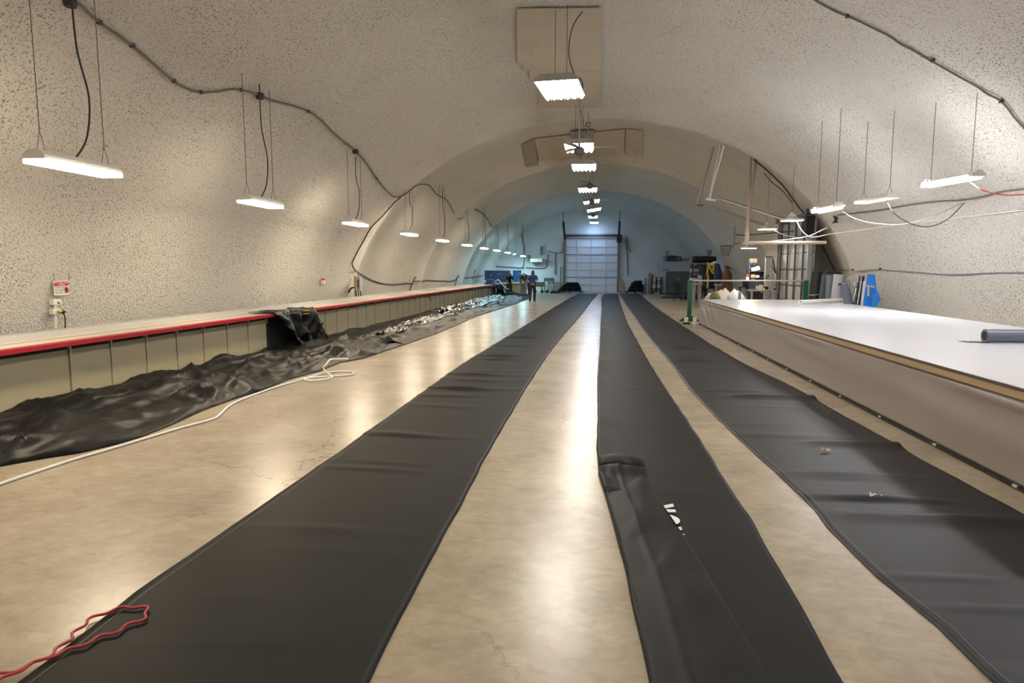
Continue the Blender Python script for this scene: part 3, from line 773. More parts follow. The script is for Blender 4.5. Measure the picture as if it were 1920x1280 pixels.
# glossy plastic lying along the top of the far tarp
def plastic(ya, yb, u0, u1, label, seed, amp):
    g = []; ys = [ya]
    while ys[-1] < yb: ys.append(ys[-1] + max(0.05, ys[-1] * 0.0045))
    for y in ys:
        xo = flo(y); xi = cfront(y) - 0.2; H = fhi(y); row = []
        t = (y - ya) / (yb - ya); tp = math.sin(math.pi * min(1, max(0, t))) ** 0.5
        c0 = u0 + (u1 - u0) * 0.5 + 0.10 * fb(y * 0.5, seed); hw = (u1 - u0) / 2 * (0.35 + 0.65 * tp)
        for j in range(27):
            v = j / 26; u = c0 + hw * (2 * v - 1); x = xo + (xi - xo) * u
            base = H * (0.30 * math.sin(math.pi * min(1, u * 1.15)) + 0.85 * max(0, u) ** 2.2) + 0.045
            z = base + amp * crumple(x * 2.2, y * 0.9, 1.3, seed) * math.sin(math.pi * (0.08 + 0.84 * v)) + 0.015
            row.append((x, y, z if 0 < j < 26 else base + 0.0))
        g.append(row)
    o = B().grid(g).build('plastic_sheet', 'plastic', None, smooth=True, solid=-0.002); tag(o, label, 'plastic sheet', 'glossy sheets on the tarps')
plastic(16.0, 24.0, 0.34, 0.62, 'narrow glossy black plastic strip on the far tarp, next to the draped sheet', 2.0, 0.16)
plastic(24.5, 37.0, 0.40, 0.88, 'wide crumpled glossy black plastic on the far tarp, near the people', 6.0, 0.24)

# sheets hung over the counter
def drape(ya, yb, yb_lo, label, m, seed, back=0.62, top=CT + 0.012, group='sheets hung over the counter'):
    root = None; g = []; NV = 46; NU = 60
    for i in range(NU + 1):
        u = i / NU; row = []
        for j in range(NV + 1):
            v = j / NV
            ytop = ya + (yb - ya) * u
            ylow = yb_lo[0] + (yb_lo[1] - yb_lo[0]) * u
            Ltop = back * (0.75 + 0.25 * math.sin(u * 7 + seed))
            s = v * (Ltop + 0.95)
            if s < Ltop:
                y = ytop + 0.02 * fb(u * 6, v * 4, seed); x = cfront(y) - (Ltop - s) + 0.02; z = top + 0.012 + 0.035 * max(0, fb(u * 7, v * 9, seed)) + 0.05 * max(0, fb(u * 4, 1.0, seed)) * (s / Ltop)
            else:
                d = (s - Ltop) / 0.95; e = d ** 0.8
                y = ytop + (ylow - ytop) * e + 0.05 * fb(u * 5, d * 3, seed)
                fold = math.sin(u * 15 + 2.0 * fb(u * 3, d * 2, seed) + seed) * 0.065 + 0.10 * (1 - abs(fb(u * 4.5 + d * 2.2, d * 2.6, seed + 3)) * 2.2)
                x = cfront(y) + 0.045 + fold * min(1, d * 2.2) + 0.10 * max(0, d - 0.75) * 4 * 0.5
                z = top + 0.01 - 0.78 * d - 0.02 * (d < 0.05)
            row.append((x, y, max(0.02, z)))
        g.append(row)
    o = B().grid(g).build('draped_sheet', m, None, smooth=True, solid=0.004); tag(o, label, 'draped sheet', group); return o
dr = drape(12.6, 14.45, (13.35, 14.8), 'black vinyl sheet hung over the red counter edge with a yellow tag', 'tarp', 0.6)
q = [PXX(*p, cfront(15.5) + 0.16) for p in ((568, 581.5), (580, 581), (580, 582.6), (568, 583.1))]
q2 = [PXX(*p, cfront(15.5) + 0.16) for p in ((568, 587.3), (579.5, 587.0), (579.5, 588.4), (568, 588.6))]
B().poly(q, (0.006, 0, 0)).poly(q2, (0.006, 0, 0)).build('yellow_tag', 'yellow', dr)
B().tube(smooth_path([PXX(594, 612, cfront(16) + 0.1), PXX(602, 622, cfront(16) + 0.15), PXX(602, 630, cfront(16) + 0.16), PXX(596, 632, cfront(16) + 0.12)], 5), 0.014, 5).build('strap', 'tarp', dr)

# ------------------------------------------------------------------ rope and cord on the floor
rope = [(-40, 925), (0, 907), (73, 882), (139, 860.5), (217, 838), (320, 807), (348, 799), (399, 785), (414, 775), (429, 761), (451, 749.5), (489, 735), (526, 722.5), (549, 716), (571, 709.5), (601, 701), (624, 697), (654, 696), (664, 699), (654, 703), (620, 705.6), (592, 707), (575, 709), (571, 711), (582, 713), (601, 712), (618, 709), (623, 706.6), (620, 703), (611.6, 697), (606, 688), (611.6, 683), (618, 675), (624, 673), (653, 672.5)]
pts = []
for i, (px, py) in enumerate(rope):
    z = 0.014 if i < 29 else [0.05, 0.13, 0.17, 0.20, 0.21, 0.21][i - 29]
    z += 0.016 * (i in (24, 25, 28))
    pts.append(PZ(px, py, z))
o = B().tube(smooth_path(pts, 7), 0.0135, 8).build('rope', 'rope', None, smooth=True); tag(o, 'white rope on the floor, looped at its end beside the black tarp', 'rope')
cordp = [(-60, 1120), (0, 1108), (100, 1080), (200, 1040), (280, 990), (340, 940), (390, 890), (430, 850), (480, 815), (540, 790), (590, 775), (650, 762), (710, 760), (748, 768), (760, 790), (735, 820), (690, 840), (640, 865), (590, 890), (530, 910), (470, 935), (400, 965), (330, 990), (260, 1015), (190, 1045), (100, 1085), (0, 1140), (-60, 1180)]
pts = smooth_path([PZ(a / 2.743, 860 + b / 2.743, 0.020) for a, b in cordp], 14)
w = []; s = 0
for i, p in enumerate(pts):
    t = (pts[min(i + 1, len(pts) - 1)] - pts[max(i - 1, 0)]).normalized(); n = Vector((-t.y, t.x, 0))
    if i: s += (p - pts[i - 1]).length
    w.append(p + n * 0.013 * math.sin(s * 2 * math.pi / 0.125))
o = B().tube(smooth_path(w, 2), 0.007, 7).build('coiled_cord', 'redcord', None, smooth=True); tag(o, 'kinked red cord doubled back in a loop over the edge of the black sheet', 'cord')
# ------------------------------------------------------------------ big white work table
TX0, TX1, TY0, TY1, TZ = 3.30, 6.82, 0.6, 20.9, 0.784
table = thing('work_table', 'huge white-topped work table with plywood edge and taupe fabric skirt', 'table', (5.1, 11, 0))
B().boxb(TX0 + 0.012, TX1, TY0, TY1, TZ - 0.022, TZ).build('tabletop', 'laminate', table)
B().boxb(TX0, TX0 + 0.02, TY0, TY1, TZ - 0.024, TZ + 0.002).boxb(TX0, TX1, TY1, TY1 + 0.015, TZ - 0.024, TZ + 0.002).boxb(TX1, TX1 + 0.015, TY0, TY1, TZ - 0.024, TZ + 0.002).build('edge_strip', 'edge_strip', table)
B().boxb(TX0 + 0.004, TX0 + 0.04, TY0, TY1, TZ - 0.085, TZ - 0.024).boxb(TX0 + 0.04, TX1, TY1 - 0.04, TY1, TZ - 0.085, TZ - 0.024).build('plywood_apron', 'plywood', table)
B().boxb(TX0 - 0.004, TX0 + 0.03, TY0, TY1, TZ - 0.105, TZ - 0.085).build('skirt_rail', 'edge_strip', table)
g = []; ys = np.arange(TY0, TY1 + 0.01, 0.045)
for y in ys:
    row = []
    far = max(0, (y - 17.2) / 3.7)
    for j in range(27):
        v = j / 26; z = TZ - 0.10 - (TZ - 0.135) * v
        b = -0.022 * math.sin(math.pi * v) * (0.7 + 0.6 * fb(y * 0.35, v, 3.0))
        sw = 0.030 * fb((y * 0.42 + v * 1.4) * 1.0, v * 2.6, 5.0) * math.sin(math.pi * min(1, v * 1.1 + 0.05))
        sag = -0.020 * max(0, math.sin(y * 1.25 + 1.0)) * math.exp(-((v - 0.06) / 0.06) ** 2)
        dg = 0.05 * far * math.sin((y * 2.6 + v * 3.4) * 2.6) * math.exp(-v * 0.6) * min(1, v * 8)
        row.append((TX0 + 0.012 - 0.008 + b + sw * 0.6 + sag - dg * 0.6, y, z + 0.02 * far * math.sin(y * 7) * (v > 0.97)))
    g.append(row)
B().grid(g).build('skirt', 'skirt', table, smooth=True, solid=0.004)
for y in np.arange(1.4, 20.8, 1.22):
    B().boxb(TX0 + 0.05, TX0 + 0.13, y - 0.04, y + 0.04, 0.0, TZ - 0.085).build('leg', 'darkmetal', table)
    B().cyl((TX0 - 0.012, y + 0.3, 0.022), (TX0 - 0.012, y + 0.36, 0.022), 0.016, n=8).build('clip', 'metal', table)
    B().boxb(TX1 - 0.15, TX1 - 0.07, y - 0.04, y + 0.04, 0.0, TZ - 0.024).build('leg', 'darkmetal', table)
B().boxb(TX0 - 0.02, TX0 + 0.01, TY0, TY1, 0.012, 0.034).build('bottom_rail', 'black', table)

# rolls lying on the table
a = PZ(1846, 630, TZ + 0.085); t = thing('vinyl_roll', 'dark grey hollow roll lying on the white table at the edge of the photo', 'roll', (a.x + 1, a.y, TZ))
d = Vector((1, 0.02, 0)).normalized(); r = 0.083; c0 = Vector((a.x, a.y, TZ + r + 0.006)); c1 = c0 + d * 1.9
prof = []
mb = B(); n = 28
ringv = lambda c, rr: [c + Vector((0, math.cos(2 * math.pi * k / n) * rr, math.sin(2 * math.pi * k / n) * rr)) for k in range(n)]
mb.grid([ringv(c0, 0.055), ringv(c0, r), ringv(c1, r), ringv(c1, 0.055), ringv(c0, 0.055)], closed=True).build('roll', 'slate', t, smooth=False)
B().cyl(c0 + d * 0.006, c1 - d * 0.006, 0.056, n=20).cyl(c0 + d * 0.05, c1 - d * 0.05, 0.03, n=12).build('core', 'black', t)
B().poly([c0 + Vector((0.05, -r * 0.4, -r - 0.003)), c0 + Vector((-0.20, 0.05, -r - 0.003)), c0 + Vector((-0.24, 0.11, -r + 0.0)), c0 + Vector((0.05, 0.11, -r - 0.002))], (0, 0, 0.004)).build('loose_flap', 'dark', t)
B().ell(c0 + Vector((-0.17, 0.045, -r + 0.018)), (0.026, 0.02, 0.018)).build('tape', 'signwhite', t)
a = PZ(1501, 566, TZ + 0.06); b = PZ(1588, 562, TZ + 0.06)
t = thing('paper_roll', 'white paper roll lying across the far end of the white table', 'roll', (a + b) / 2)
mb = B(); d = (b - a).normalized(); up = Vector((0, 0, 1)); s = d.cross(up)
rv = lambda c, rr: [c + (s * math.cos(2 * math.pi * k / 20) + up * math.sin(2 * math.pi * k / 20)) * rr for k in range(20)]
mb.grid([rv(a, 0.028), rv(a, 0.055), rv(b, 0.055), rv(b, 0.028), rv(a, 0.028)], closed=True).build('roll', 'print', t)
B().poly([a + s * 0.05 + up * -0.052, a - d * 0.12 + s * 0.06 + up * -0.052, a - d * 0.02 + s * 0.24 + up * -0.052, b + s * 0.2 + up * -0.052, b + s * 0.05 + up * -0.052], (0, 0, 0.003)).build('loose_sheet', 'print', t)

# ------------------------------------------------------------------ green roll stand at the far end of the table
gy = 21.35
rk = thing('roll_stand', 'green two-post stand with a steel bar across the far end of the white table', 'stand', (5, gy, 0))
xa = PY(1293, 560, gy).x; xb = PY(1510, 545, gy).x; zb = PY(1400, 527, gy).z
for x in (xa, xb):
    B().boxb(x - 0.065, x + 0.065, gy - 0.05, gy + 0.05, 0.10, zb + 0.03).build('post', 'green', rk, bevel=0.006)
    B().poly([(x - 0.30, gy - 0.04, 0.06), (x + 0.30, gy - 0.04, 0.06), (x + 0.30, gy - 0.04, 0.10), (x + 0.09, gy - 0.04, 0.24), (x - 0.09, gy - 0.04, 0.24), (x - 0.30, gy - 0.04, 0.10)], (0, 0.08, 0)).build('foot', 'green', rk)
    B().cyl((x, gy, zb + 0.03), (x, gy, zb + 0.10), 0.02, n=8).build('pin', 'metal', rk)
B().cyl((xa - 0.05, gy, zb + 0.015), (xb + 0.08, gy, zb + 0.015), 0.028, n=10).build('bar', 'metal', rk)
for sx in (-0.12, 0.14):
    q = Vector((xa + sx, gy - 0.26, 0.0))
    B().box(q + Vector((0, 0, 0.11)), (0.11, 0.13, 0.20)).box(q + Vector((0, 0, 0.015)), (0.2, 0.16, 0.03)).build('white_block', 'signwhite', rk, bevel=0.015)
o = B().box((xa - 0.14, gy - 0.26 - 0.16, 0.03), (0.20, 0.14, 0.05)).build('caster_plate', 'black', rk)

# ------------------------------------------------------------------ rolls and sheets standing behind the table
def standing_roll(px, y, z_py, w, label, m, lean=0.0, leany=0.0, cat='roll', inner=True, group='rolls standing behind the white table', extra=None):
    top = PY(px, z_py, y); t = thing('vinyl_roll', label, cat, (top.x, y, 0), group)
    b0 = Vector((max(top.x + lean, TX1 + 0.04 + w) if y < 21 else top.x + lean, y - leany, 0.01)); d = (top - b0).normalized(); s = d.orthogonal().normalized(); u = d.cross(s)
    rv = lambda c, rr: [c + (s * math.cos(2 * math.pi * k / 24) + u * math.sin(2 * math.pi * k / 24)) * rr for k in range(24)]
    B().grid([rv(b0, w * 0.4), rv(b0, w), rv(top, w), rv(top, w * 0.45), rv(b0, w * 0.4)], closed=True).build('roll', m, t)
    if inner: B().cyl(b0 + d * 0.02, top - d * 0.012, w * 0.44, n=16).build('core', 'carton', t)
    return t, b0, top, d
t, b0, tp, d = standing_roll(1532, 21.0, 508.5, 0.145, 'thick black vinyl roll standing at the side door, tallest of the row', 'black', lean=-0.12)
rv = [b0 + d * 0.93 + Vector((0.149 * math.cos(k * math.pi / 10), 0.149 * math.sin(k * math.pi / 10), 0.01 * math.cos(k * math.pi / 10))) for k in range(21)]
B().tube(rv, 0.012, 6).build('tie', 'pipe', t)
standing_roll(1546, 21.4, 515.5, 0.10, 'blue grey roll directly beside the tall black roll', 'rollgrey', lean=-0.03)
standing_roll(1557, 20.9, 515, 0.11, 'blue grey roll between the other blue grey roll and the pale grey one', 'rollgrey', lean=-0.02)
standing_roll(1574, 20.3, 514.5, 0.155, 'pale grey roll standing right of the blue grey rolls', 'rolllight', lean=-0.10)
t, b0, tp, d = standing_roll(1583, 18.6, 532, 0.115, 'leaning dark slate roll with an orange clamp on its top', 'slate', lean=-0.36, leany=0.15)
B().ell(tp + Vector((0, 0, 0.0)), (0.07, 0.05, 0.035)).build('clamp', 'orange', t); B().box(tp + Vector((-0.05, 0, -0.01)), (0.2, 0.06, 0.05)).build('clamp_jaw', 'black', t)
standing_roll(1616, 18.7, 518, 0.075, 'glossy black roll leaning beside the white board and blue sheet', 'plastic', lean=-0.42, leany=0.3)
standing_roll(1607, 18.8, 530, 0.05, 'thin black roll leaning in front of the glossy black one', 'plastic', lean=-0.35, leany=0.3)
def leaning_board(pts, y, th, nm, label, m, cat):
    o = B().poly([PY(px, py, y + dy) for px, py, dy in pts], (0.01, th, 0)).build(nm, m); tag(o, label, cat); return o
wb = thing('white_board', 'narrow white board leaning between the glossy black roll and blue sheet', 'board', (7, 17.4, 0))
B().poly([PY(1618.5, 527, 18.6), PY(1624.5, 527, 18.6), PY(1619, 574, 18.3), (7.33, 18.2, 0.0), (7.17, 18.2, 0.0), PY(1613, 574, 18.3)], (0.02, 0.03, 0)).build('panel', 'signwhite', wb)
bs = thing('blue_sheet', 'bright blue folded foam sheet leaning on the wall behind the white table', 'sheet', (7.1, 17, 0))
def bl(px, py, dy=0): return PY(px, py, 18.2 + dy)
base_l, base_r = bl(1616, 585), bl(1645, 585)
B().poly([bl(1626.5, 514, .25), bl(1641, 514, .25), bl(1641.5, 524, .2), bl(1646, 545, .1), bl(1651, 561, .05), bl(1643, 575), (bl(1640, 575).x, 18.15, 0.0), (7.25, 18.15, 0.0), bl(1618, 573), bl(1623, 535, .15)], (0.02, 0.05, 0)).build('sheet', 'blue', bs)
B().poly([bl(1633, 549, -.03), bl(1651, 561.5, -.06), bl(1642, 576, -.10), (bl(1641, 576).x, 18.03, 0.1), (bl(1634, 576).x, 18.05, 0.1), bl(1634, 565, -.06)], (0, -0.03, 0)).build('folded_corner', 'blue', bs)
hb = thing('wooden_hook', 'pale wooden cross-shaped hanger fixed on the blue sheet', 'hanger', bl(1628, 545, -.05))
B().poly([bl(1626.5, 534, -.02), bl(1629.5, 534, -.02), bl(1629.3, 555, -.08), bl(1626.3, 555, -.08)], (0, -0.03, 0)).build('stem', 'lightwood', hb)
B().poly([bl(1621, 535, -.03), bl(1632, 535, -.03), bl(1639, 537, -.05), bl(1639, 539, -.05), bl(1631, 537.6, -.03), bl(1621, 536.5, -.03)], (0, -0.03, 0)).build('arm', 'lightwood', hb)
t = thing('metal_stand', 'thin grey metal stand with a cable between the slate roll and glossy black roll', 'stand', (7, 18.6, 0))
L = lambda px, py: PY(px, py, 18.5)
g0 = L(1590, 528); g1 = L(1597, 566); g2 = L(1605, 540)
B().tube([g0, g1, (g1.x + 0.05, 18.5, 0)], 0.012, 6).build('leg', 'metal', t)
B().tube([g2, L(1599, 568), (g1.x + 0.0, 18.5, 0)], 0.012, 6).build('leg', 'white', t)
B().ell(L(1597, 522), (0.03, 0.03, 0.09)).ell(L(1603, 533), (0.045, 0.04, 0.08)).build('plug', 'grey', t)
B().tube(smooth_path([L(1586, 526), L(1592, 521), L(1595, 517.5), L(1599, 528), L(1604, 540), L(1600, 545), L(1596, 547), L(1594, 553)], 5), 0.010, 5).build('cable', 'grey', t)
o = B().box(PY(1564, 510.5, 20.6), (0.42, 0.07, 0.07), R=Matrix.Rotation(0.12, 3, 'Y')).build('socket_strip', 'black'); tag(o, 'black socket strip fixed on the arch above the grey rolls', 'socket strip')

# ------------------------------------------------------------------ side door in the bay
dx = 7.12
sd = thing('sectional_door', 'grey sectional door with steel tracks past the far end of the white table', 'door', (dx, 24.5, 0))
def DP(px, py): return PXX(px, py, dx)
ya, yb, zt = DP(1522, 500).y, DP(1464, 500).y, 3.42
lean = lambda z: 0.02 * z
nc_, nr_ = 3, 6
for i in range(nr_):
    z0, z1 = zt * i / nr_ + 0.02, zt * (i + 1) / nr_
    B().poly([(dx + lean(z0), ya, z0), (dx + lean(z0), yb, z0), (dx + lean(z1), yb, z1), (dx + lean(z1), ya, z1)], (0.04, 0, 0)).build('panel', 'tint', sd)
    B().boxb(dx + lean(z1) - 0.025, dx + lean(z1) + 0.0, ya, yb, z1 - 0.025, z1 + 0.025).build('rail', 'darkmetal', sd)
for k in range(1, 4):
    yy = ya + (yb - ya) * (k - 0.0) / 4
    B().boxb(dx - 0.05, dx + 0.01, yy - 0.018, yy + 0.018, 0, zt).build('stile', 'darkmetal', sd)
for yy in (ya, yb):
    B().tube([(dx - 0.06, yy, 0), (dx - 0.02, yy, zt), (dx - 0.25, yy, zt + 0.22)], 0.055, 6).tube([(dx - 0.12, yy + 0.1, 0), (dx - 0.09, yy + 0.1, zt)], 0.03, 6).build('track', 'darkmetal', sd)
B().boxb(dx - 0.22, dx - 0.08, ya - 0.26, ya - 0.14, 0, zt - 0.3).build('post', 'metal', sd)
B().box(PXX(1515, 424, dx - 0.30), (0.25, 0.5, 0.62)).build('motor_box', 'black', sd)
B().cyl((dx - 0.2, ya, zt + 0.06), (dx - 0.2, yb, zt + 0.06), 0.07, n=12).build('shaft', 'darkmetal', sd)

# ------------------------------------------------------------------ pipe frames hung from the vault
def pipe(points, r, label, m, name='pipe_frame', extra=()):
    t = thing(name, label, 'pipe frame', points[0][0], 'pipe frames hung from the vault')
    for seg in points:
        B().tube(seg, r, 8).build('pipe', m, t)
    return t
y1 = 19.5
p = pipe([[PS(1417, 299, 0.0), PY(1398, 455, y1)], [PS(1408, 295, 0.0), PY(1401, 452, y1 + 0.05)], [PY(1397, 455, y1), PY(1549, 454.5, y1)]], 0.045, 'tan pipe frame at the first arch, with level bar ending at the wall', 'pipe')
B().box(PY(1398, 456.5, y1), (0.16, 0.12, 0.06)).build('bracket', 'pipe', p)
y2 = 21.6
p = pipe([[PY(1358, 271, 20.9), PY(1331, 372, y2)], [PY(1352, 272, 21.0), PY(1334, 362, y2)], [PY(1331, 366, y2), PY(1478, 414, y2)]], 0.05, 'pale pipe frame sloping behind the tan one, clamp at its elbow', 'metal')
B().box(PY(1333, 374.5, y2), (0.32, 0.1, 0.07), R=Matrix.Rotation(0.15, 3, 'Y')).build('clamp', 'white', p)
y3 = 24.0
p = pipe([[(PY(1338, 293, y3).x, y3, vtop(PY(1338, 293, y3).x, y3)), PY(1306, 386, y3)], [PY(1307, 380, y3), PY(1446, 426, y3)]], 0.045, 'thin grey pipe frame farthest into the second bay', 'grey')
B().box(PY(1312, 384.5, y3), (0.24, 0.1, 0.06), R=Matrix.Rotation(0.15, 3, 'Y')).build('clamp', 'darkmetal', p)

# ------------------------------------------------------------------ basketball hoop
hy = 25.0; hc = PY(1361, 460.5, hy)
hp = thing('basketball_hoop', 'basketball hoop with net and board seen edge-on, beyond the tan pipe', 'basketball hoop', hc)
rr = 0.225
B().tube([hc + Vector((rr * math.cos(k * math.pi / 12), rr * math.sin(k * math.pi / 12), 0)) for k in range(25)], 0.012, 6, cap=False).build('rim', 'darkmetal', hp)
mb = B()
for k in range(12):
    for sg in (1, -1):
        pts = []
        for i in range(9):
            v = i / 8; a = (k + sg * v * 2.2) * math.pi / 6; q = rr * (1 - 0.5 * v ** 0.8)
            pts.append(hc + Vector((q * math.cos(a), q * math.sin(a), -0.40 * v)))
        mb.tube(pts, 0.006, 4)
mb.build('net', 'darkmetal', hp)
bx = PY(1377, 445, hy); vd = (bx - EYE); vd.z = 0; vd.normalize(); sd_ = Vector((vd.y, -vd.x, 0))
R = Matrix((sd_, vd, Vector((0, 0, 1)))).transposed()
B().box(bx, (0.05, 1.1, 0.78), R=R).build('backboard', 'darkmetal', hp)
B().tube([hc + sd_ * rr, bx + Vector((0, 0, hc.z - bx.z))], 0.02, 6).build('rim_arm', 'darkmetal', hp)
wx = vault_x(bx.z + 0.1, hy)
B().tube([bx + Vector((0, 0, 0.1)), PY(1396, 441, hy)], 0.022, 6).tube([bx + Vector((0, 0, -0.24)), PY(1386, 456, hy)], 0.02, 6).tube([PY(1396, 441, hy), (wx + 0.0, hy, bx.z + 0.25)], 0.022, 6).build('support_arm', 'darkmetal', hp)

# ------------------------------------------------------------------ cables on the walls and vault
def shell_cable(pts, r, label, m, name='cable', off=0.025, clips=(), n=5, sides=6):
    t = thing(name, label, 'cable', PS(*pts[0], off)); q = [PS(px, py, off) for px, py in pts]
    B().tube(smooth_path(q, n), r, sides).build('run', m, t)
    for px, py in clips: B().box(PS(px, py, off), (0.05, 0.06, 0.05)).build('clip', 'dark', t)
    return t
shell_cable([(118, -12), (150, 8), (183, 38), (215, 60), (245, 82), (285, 116), (323, 149), (350, 164), (374, 170), (405, 169), (430, 165), (449, 166), (480, 174), (510, 186), (545, 195), (576, 206), (600, 222), (622, 245), (645, 265), (664, 280), (681, 298), (695, 318), (705, 333), (720, 352), (734, 366), (742, 368)], 0.020,
            'sagging grey conduit cable along the vault above the counter lamps', 'conduit', off=0.03,
            clips=[(183, 38), (245, 82), (323, 149), (374, 170), (449, 166), (484, 176), (576, 206), (664, 281), (705, 333)])
for px, py in ((484, 176), (664, 281), (126, -2)):
    o = B().lathe([(0, -0.05), (0.06, -0.05), (0.075, 0), (0.06, 0.05), (0, 0.05)], PS(px, py, 0.05), 12).build('junction_box', 'cable'); tag(o, {484: 'junction box on the sagging cable above the second strip lamp', 664: 'junction box on the sagging cable above the third strip lamp', 126: 'junction box at the top edge above the closest strip lamp'}[px], 'junction box')
shell_cable([(742, 368), (752, 366), (766, 357), (779, 347), (792, 344), (803, 346), (809, 352), (817, 362), (826, 368), (832, 370), (841, 380), (850, 398), (858, 409), (863, 410), (868, 407)], 0.022, 'grey conduit cable looping over the first arch into the second bay', 'conduit', off=0.03)
# the cable that leaves the arch and drops to the wall
shell_cable([(750, 367), (735, 380), (715, 403), (694, 424), (680, 448), (668, 470), (659, 488), (658, 496), (664, 506), (676, 514), (690, 522), (705, 528), (724, 532), (745, 532), (758, 530), (770, 531)], 0.020, 'dark cable following the first arch down to the counter wall', 'cable', off=0.05)
shell_cable([(775, 527), (785, 526), (800, 525), (815, 526), (830, 526), (842, 527), (853, 524), (858, 519), (872, 520), (885, 519), (900, 517), (906, 516)], 0.022, 'dark cable along the counter wall toward the blue cabinet', 'cable', off=0.05)
shell_cable([(890, 391), (898, 396), (908, 403), (915, 413), (922, 424), (930, 425)], 0.03, 'short conduit cable above the lamps near the third arch', 'conduit')
shell_cable([(1522, -8), (1545, 6), (1568, 18), (1590, 27), (1612, 36), (1640, 50), (1668, 64), (1690, 79), (1712, 90), (1735, 104), (1755, 115), (1785, 132), (1810, 146), (1835, 160), (1855, 174), (1875, 184), (1890, 198), (1905, 218), (1925, 240)], 0.016, 'twisted tan cable tied across the vault at the top corner', 'conduit', off=0.03, clips=[(1590, 27), (1751, 110), (1880, 187)])
shell_cable([(1572, 402), (1600, 399), (1650, 393), (1700, 384), (1760, 376), (1800, 374), (1840, 368), (1880, 358), (1925, 352)], 0.019, 'dark grey cable across the wall under the table strip lamps', 'conduit', off=0.03)
shell_cable([(1576, 505), (1590, 506), (1610, 508), (1630, 506), (1650, 505), (1680, 507), (1720, 510), (1760, 513), (1800, 514), (1860, 511), (1925, 510)], 0.014, 'thin pale cable pinned along the wall above the blue sheet', 'rollgrey', off=0.02, clips=[(1600, 505), (1652, 503)])
shell_cable([(1415, 296), (1440, 316), (1455, 330), (1470, 345), (1485, 365), (1500, 386), (1515, 402), (1528, 415), (1538, 440), (1548, 465), (1558, 485), (1568, 505)], 0.022, 'bundle of black cables following the first arch down to the socket strip', 'cable', off=0.06)
shell_cable([(1437, 320), (1452, 338), (1470, 352), (1490, 376)], 0.015, 'loose black cable loop beside the arch bundle', 'cable', off=0.10)
def sag_cable(pts3, r, label, m):
    o = B().tube(smooth_path(pts3, 8), r, 6).build('cable', m, None, smooth=True); tag(o, label, 'cable'); return o
e = lampA
sag_cable([PZ(1818, 341, HR + 0.03), PY(1840, 355, 11.2), PY(1862, 362, 11.2), PY(1890, 366, 11.3), PY(1930, 364, 11.5)], 0.011, 'orange power cord from the closest table strip lamp', 'orange')
sag_cable([PZ(1580, 396, HR - 0.17), PY(1600, 408, 15.5), PY(1630, 417, 15.2), PY(1680, 421, 14.8), PY(1720, 415, 14.6), PY(1760, 401, 14.4), PS(1808, 378, 0.05)], 0.009, 'pinkish power cord sagging from the farthest table strip lamp', 'pipe')
sag_cable([PZ(1663, 376, HR - 0.07), PY(1675, 398, 13.5), PY(1705, 418, 13.6), PY(1740, 425, 13.8), PY(1775, 412, 14.0), PS(1812, 378, 0.05)], 0.009, 'dark power cord sagging from the middle table strip lamp', 'cable')
t = thing('cord_coil', 'coiled black cord hanging on the wall below the farthest table strip lamp', 'cord', PS(1572, 405, 0.05))
cc = PS(1572, 408, 0.08)
B().tube(smooth_path([cc + Vector((0.02 * k % 0.09 - 0.05, 0.0, 0.11 * math.cos(k * 1.9))) + Vector((0.06 * math.sin(k * 2.3), 0, 0)) for k in range(14)], 5), 0.011, 5).build('coil', 'cable', t)
B().tube([cc, PS(1558, 432, 0.05)], 0.009, 5).build('tail', 'cable', t)
sag_cable([pc1 + Vector((0.1, 0, 0.05)), PY(1502, 430, 19.2), PY(1515, 442, 19.0), PY(1530, 444, 18.8), PY(1560, 438, 18.4), PY(1620, 430, 18), PS(1700, 418, 0.04), PS(1925, 392, 0.03)], 0.012, 'white cable sagging from the pendant lamp and running along the wall', 'print')
sag_cable([pc2 + Vector((0.15, 0, 0.05)), PY(1460, 436, 22.0), PY(1480, 443, 21.3), PY(1500, 445, 20.6), PY(1520, 441, 19.8), PY(1550, 427, 18.6)], 0.014, 'white cable looping from the second pendant lamp past the side door', 'print')
sag_cable([PY(1432, 455, 20), PY(1445, 452, 19.5), PY(1465, 450, 19.35), PY(1500, 446, 19.3), PY(1525, 440, 19.2)], 0.012, 'short white cable lying along the tan pipe', 'print')
# wall hooks and stubs hung from the vault on the counter side
for i, (px, py, px2, py2) in enumerate(((775, 519, 764, 545), (856, 516, 850, 537), (889, 505, 884, 524))):
    a, b = PS(px, py, 0.08), PS(px2, py2, 0.08)
    o = B().tube([a + Vector((0.06, 0, 0.02)), a, b], 0.022, 6).build('cable_hook', 'cable'); tag(o, ('dark bracket with a cable drop on the counter wall, closest to the grey switch box', 'dark bracket with a cable drop on the counter wall, middle of three', 'dark bracket with a cable drop on the counter wall, closest to the blue cabinet')[i], 'bracket')

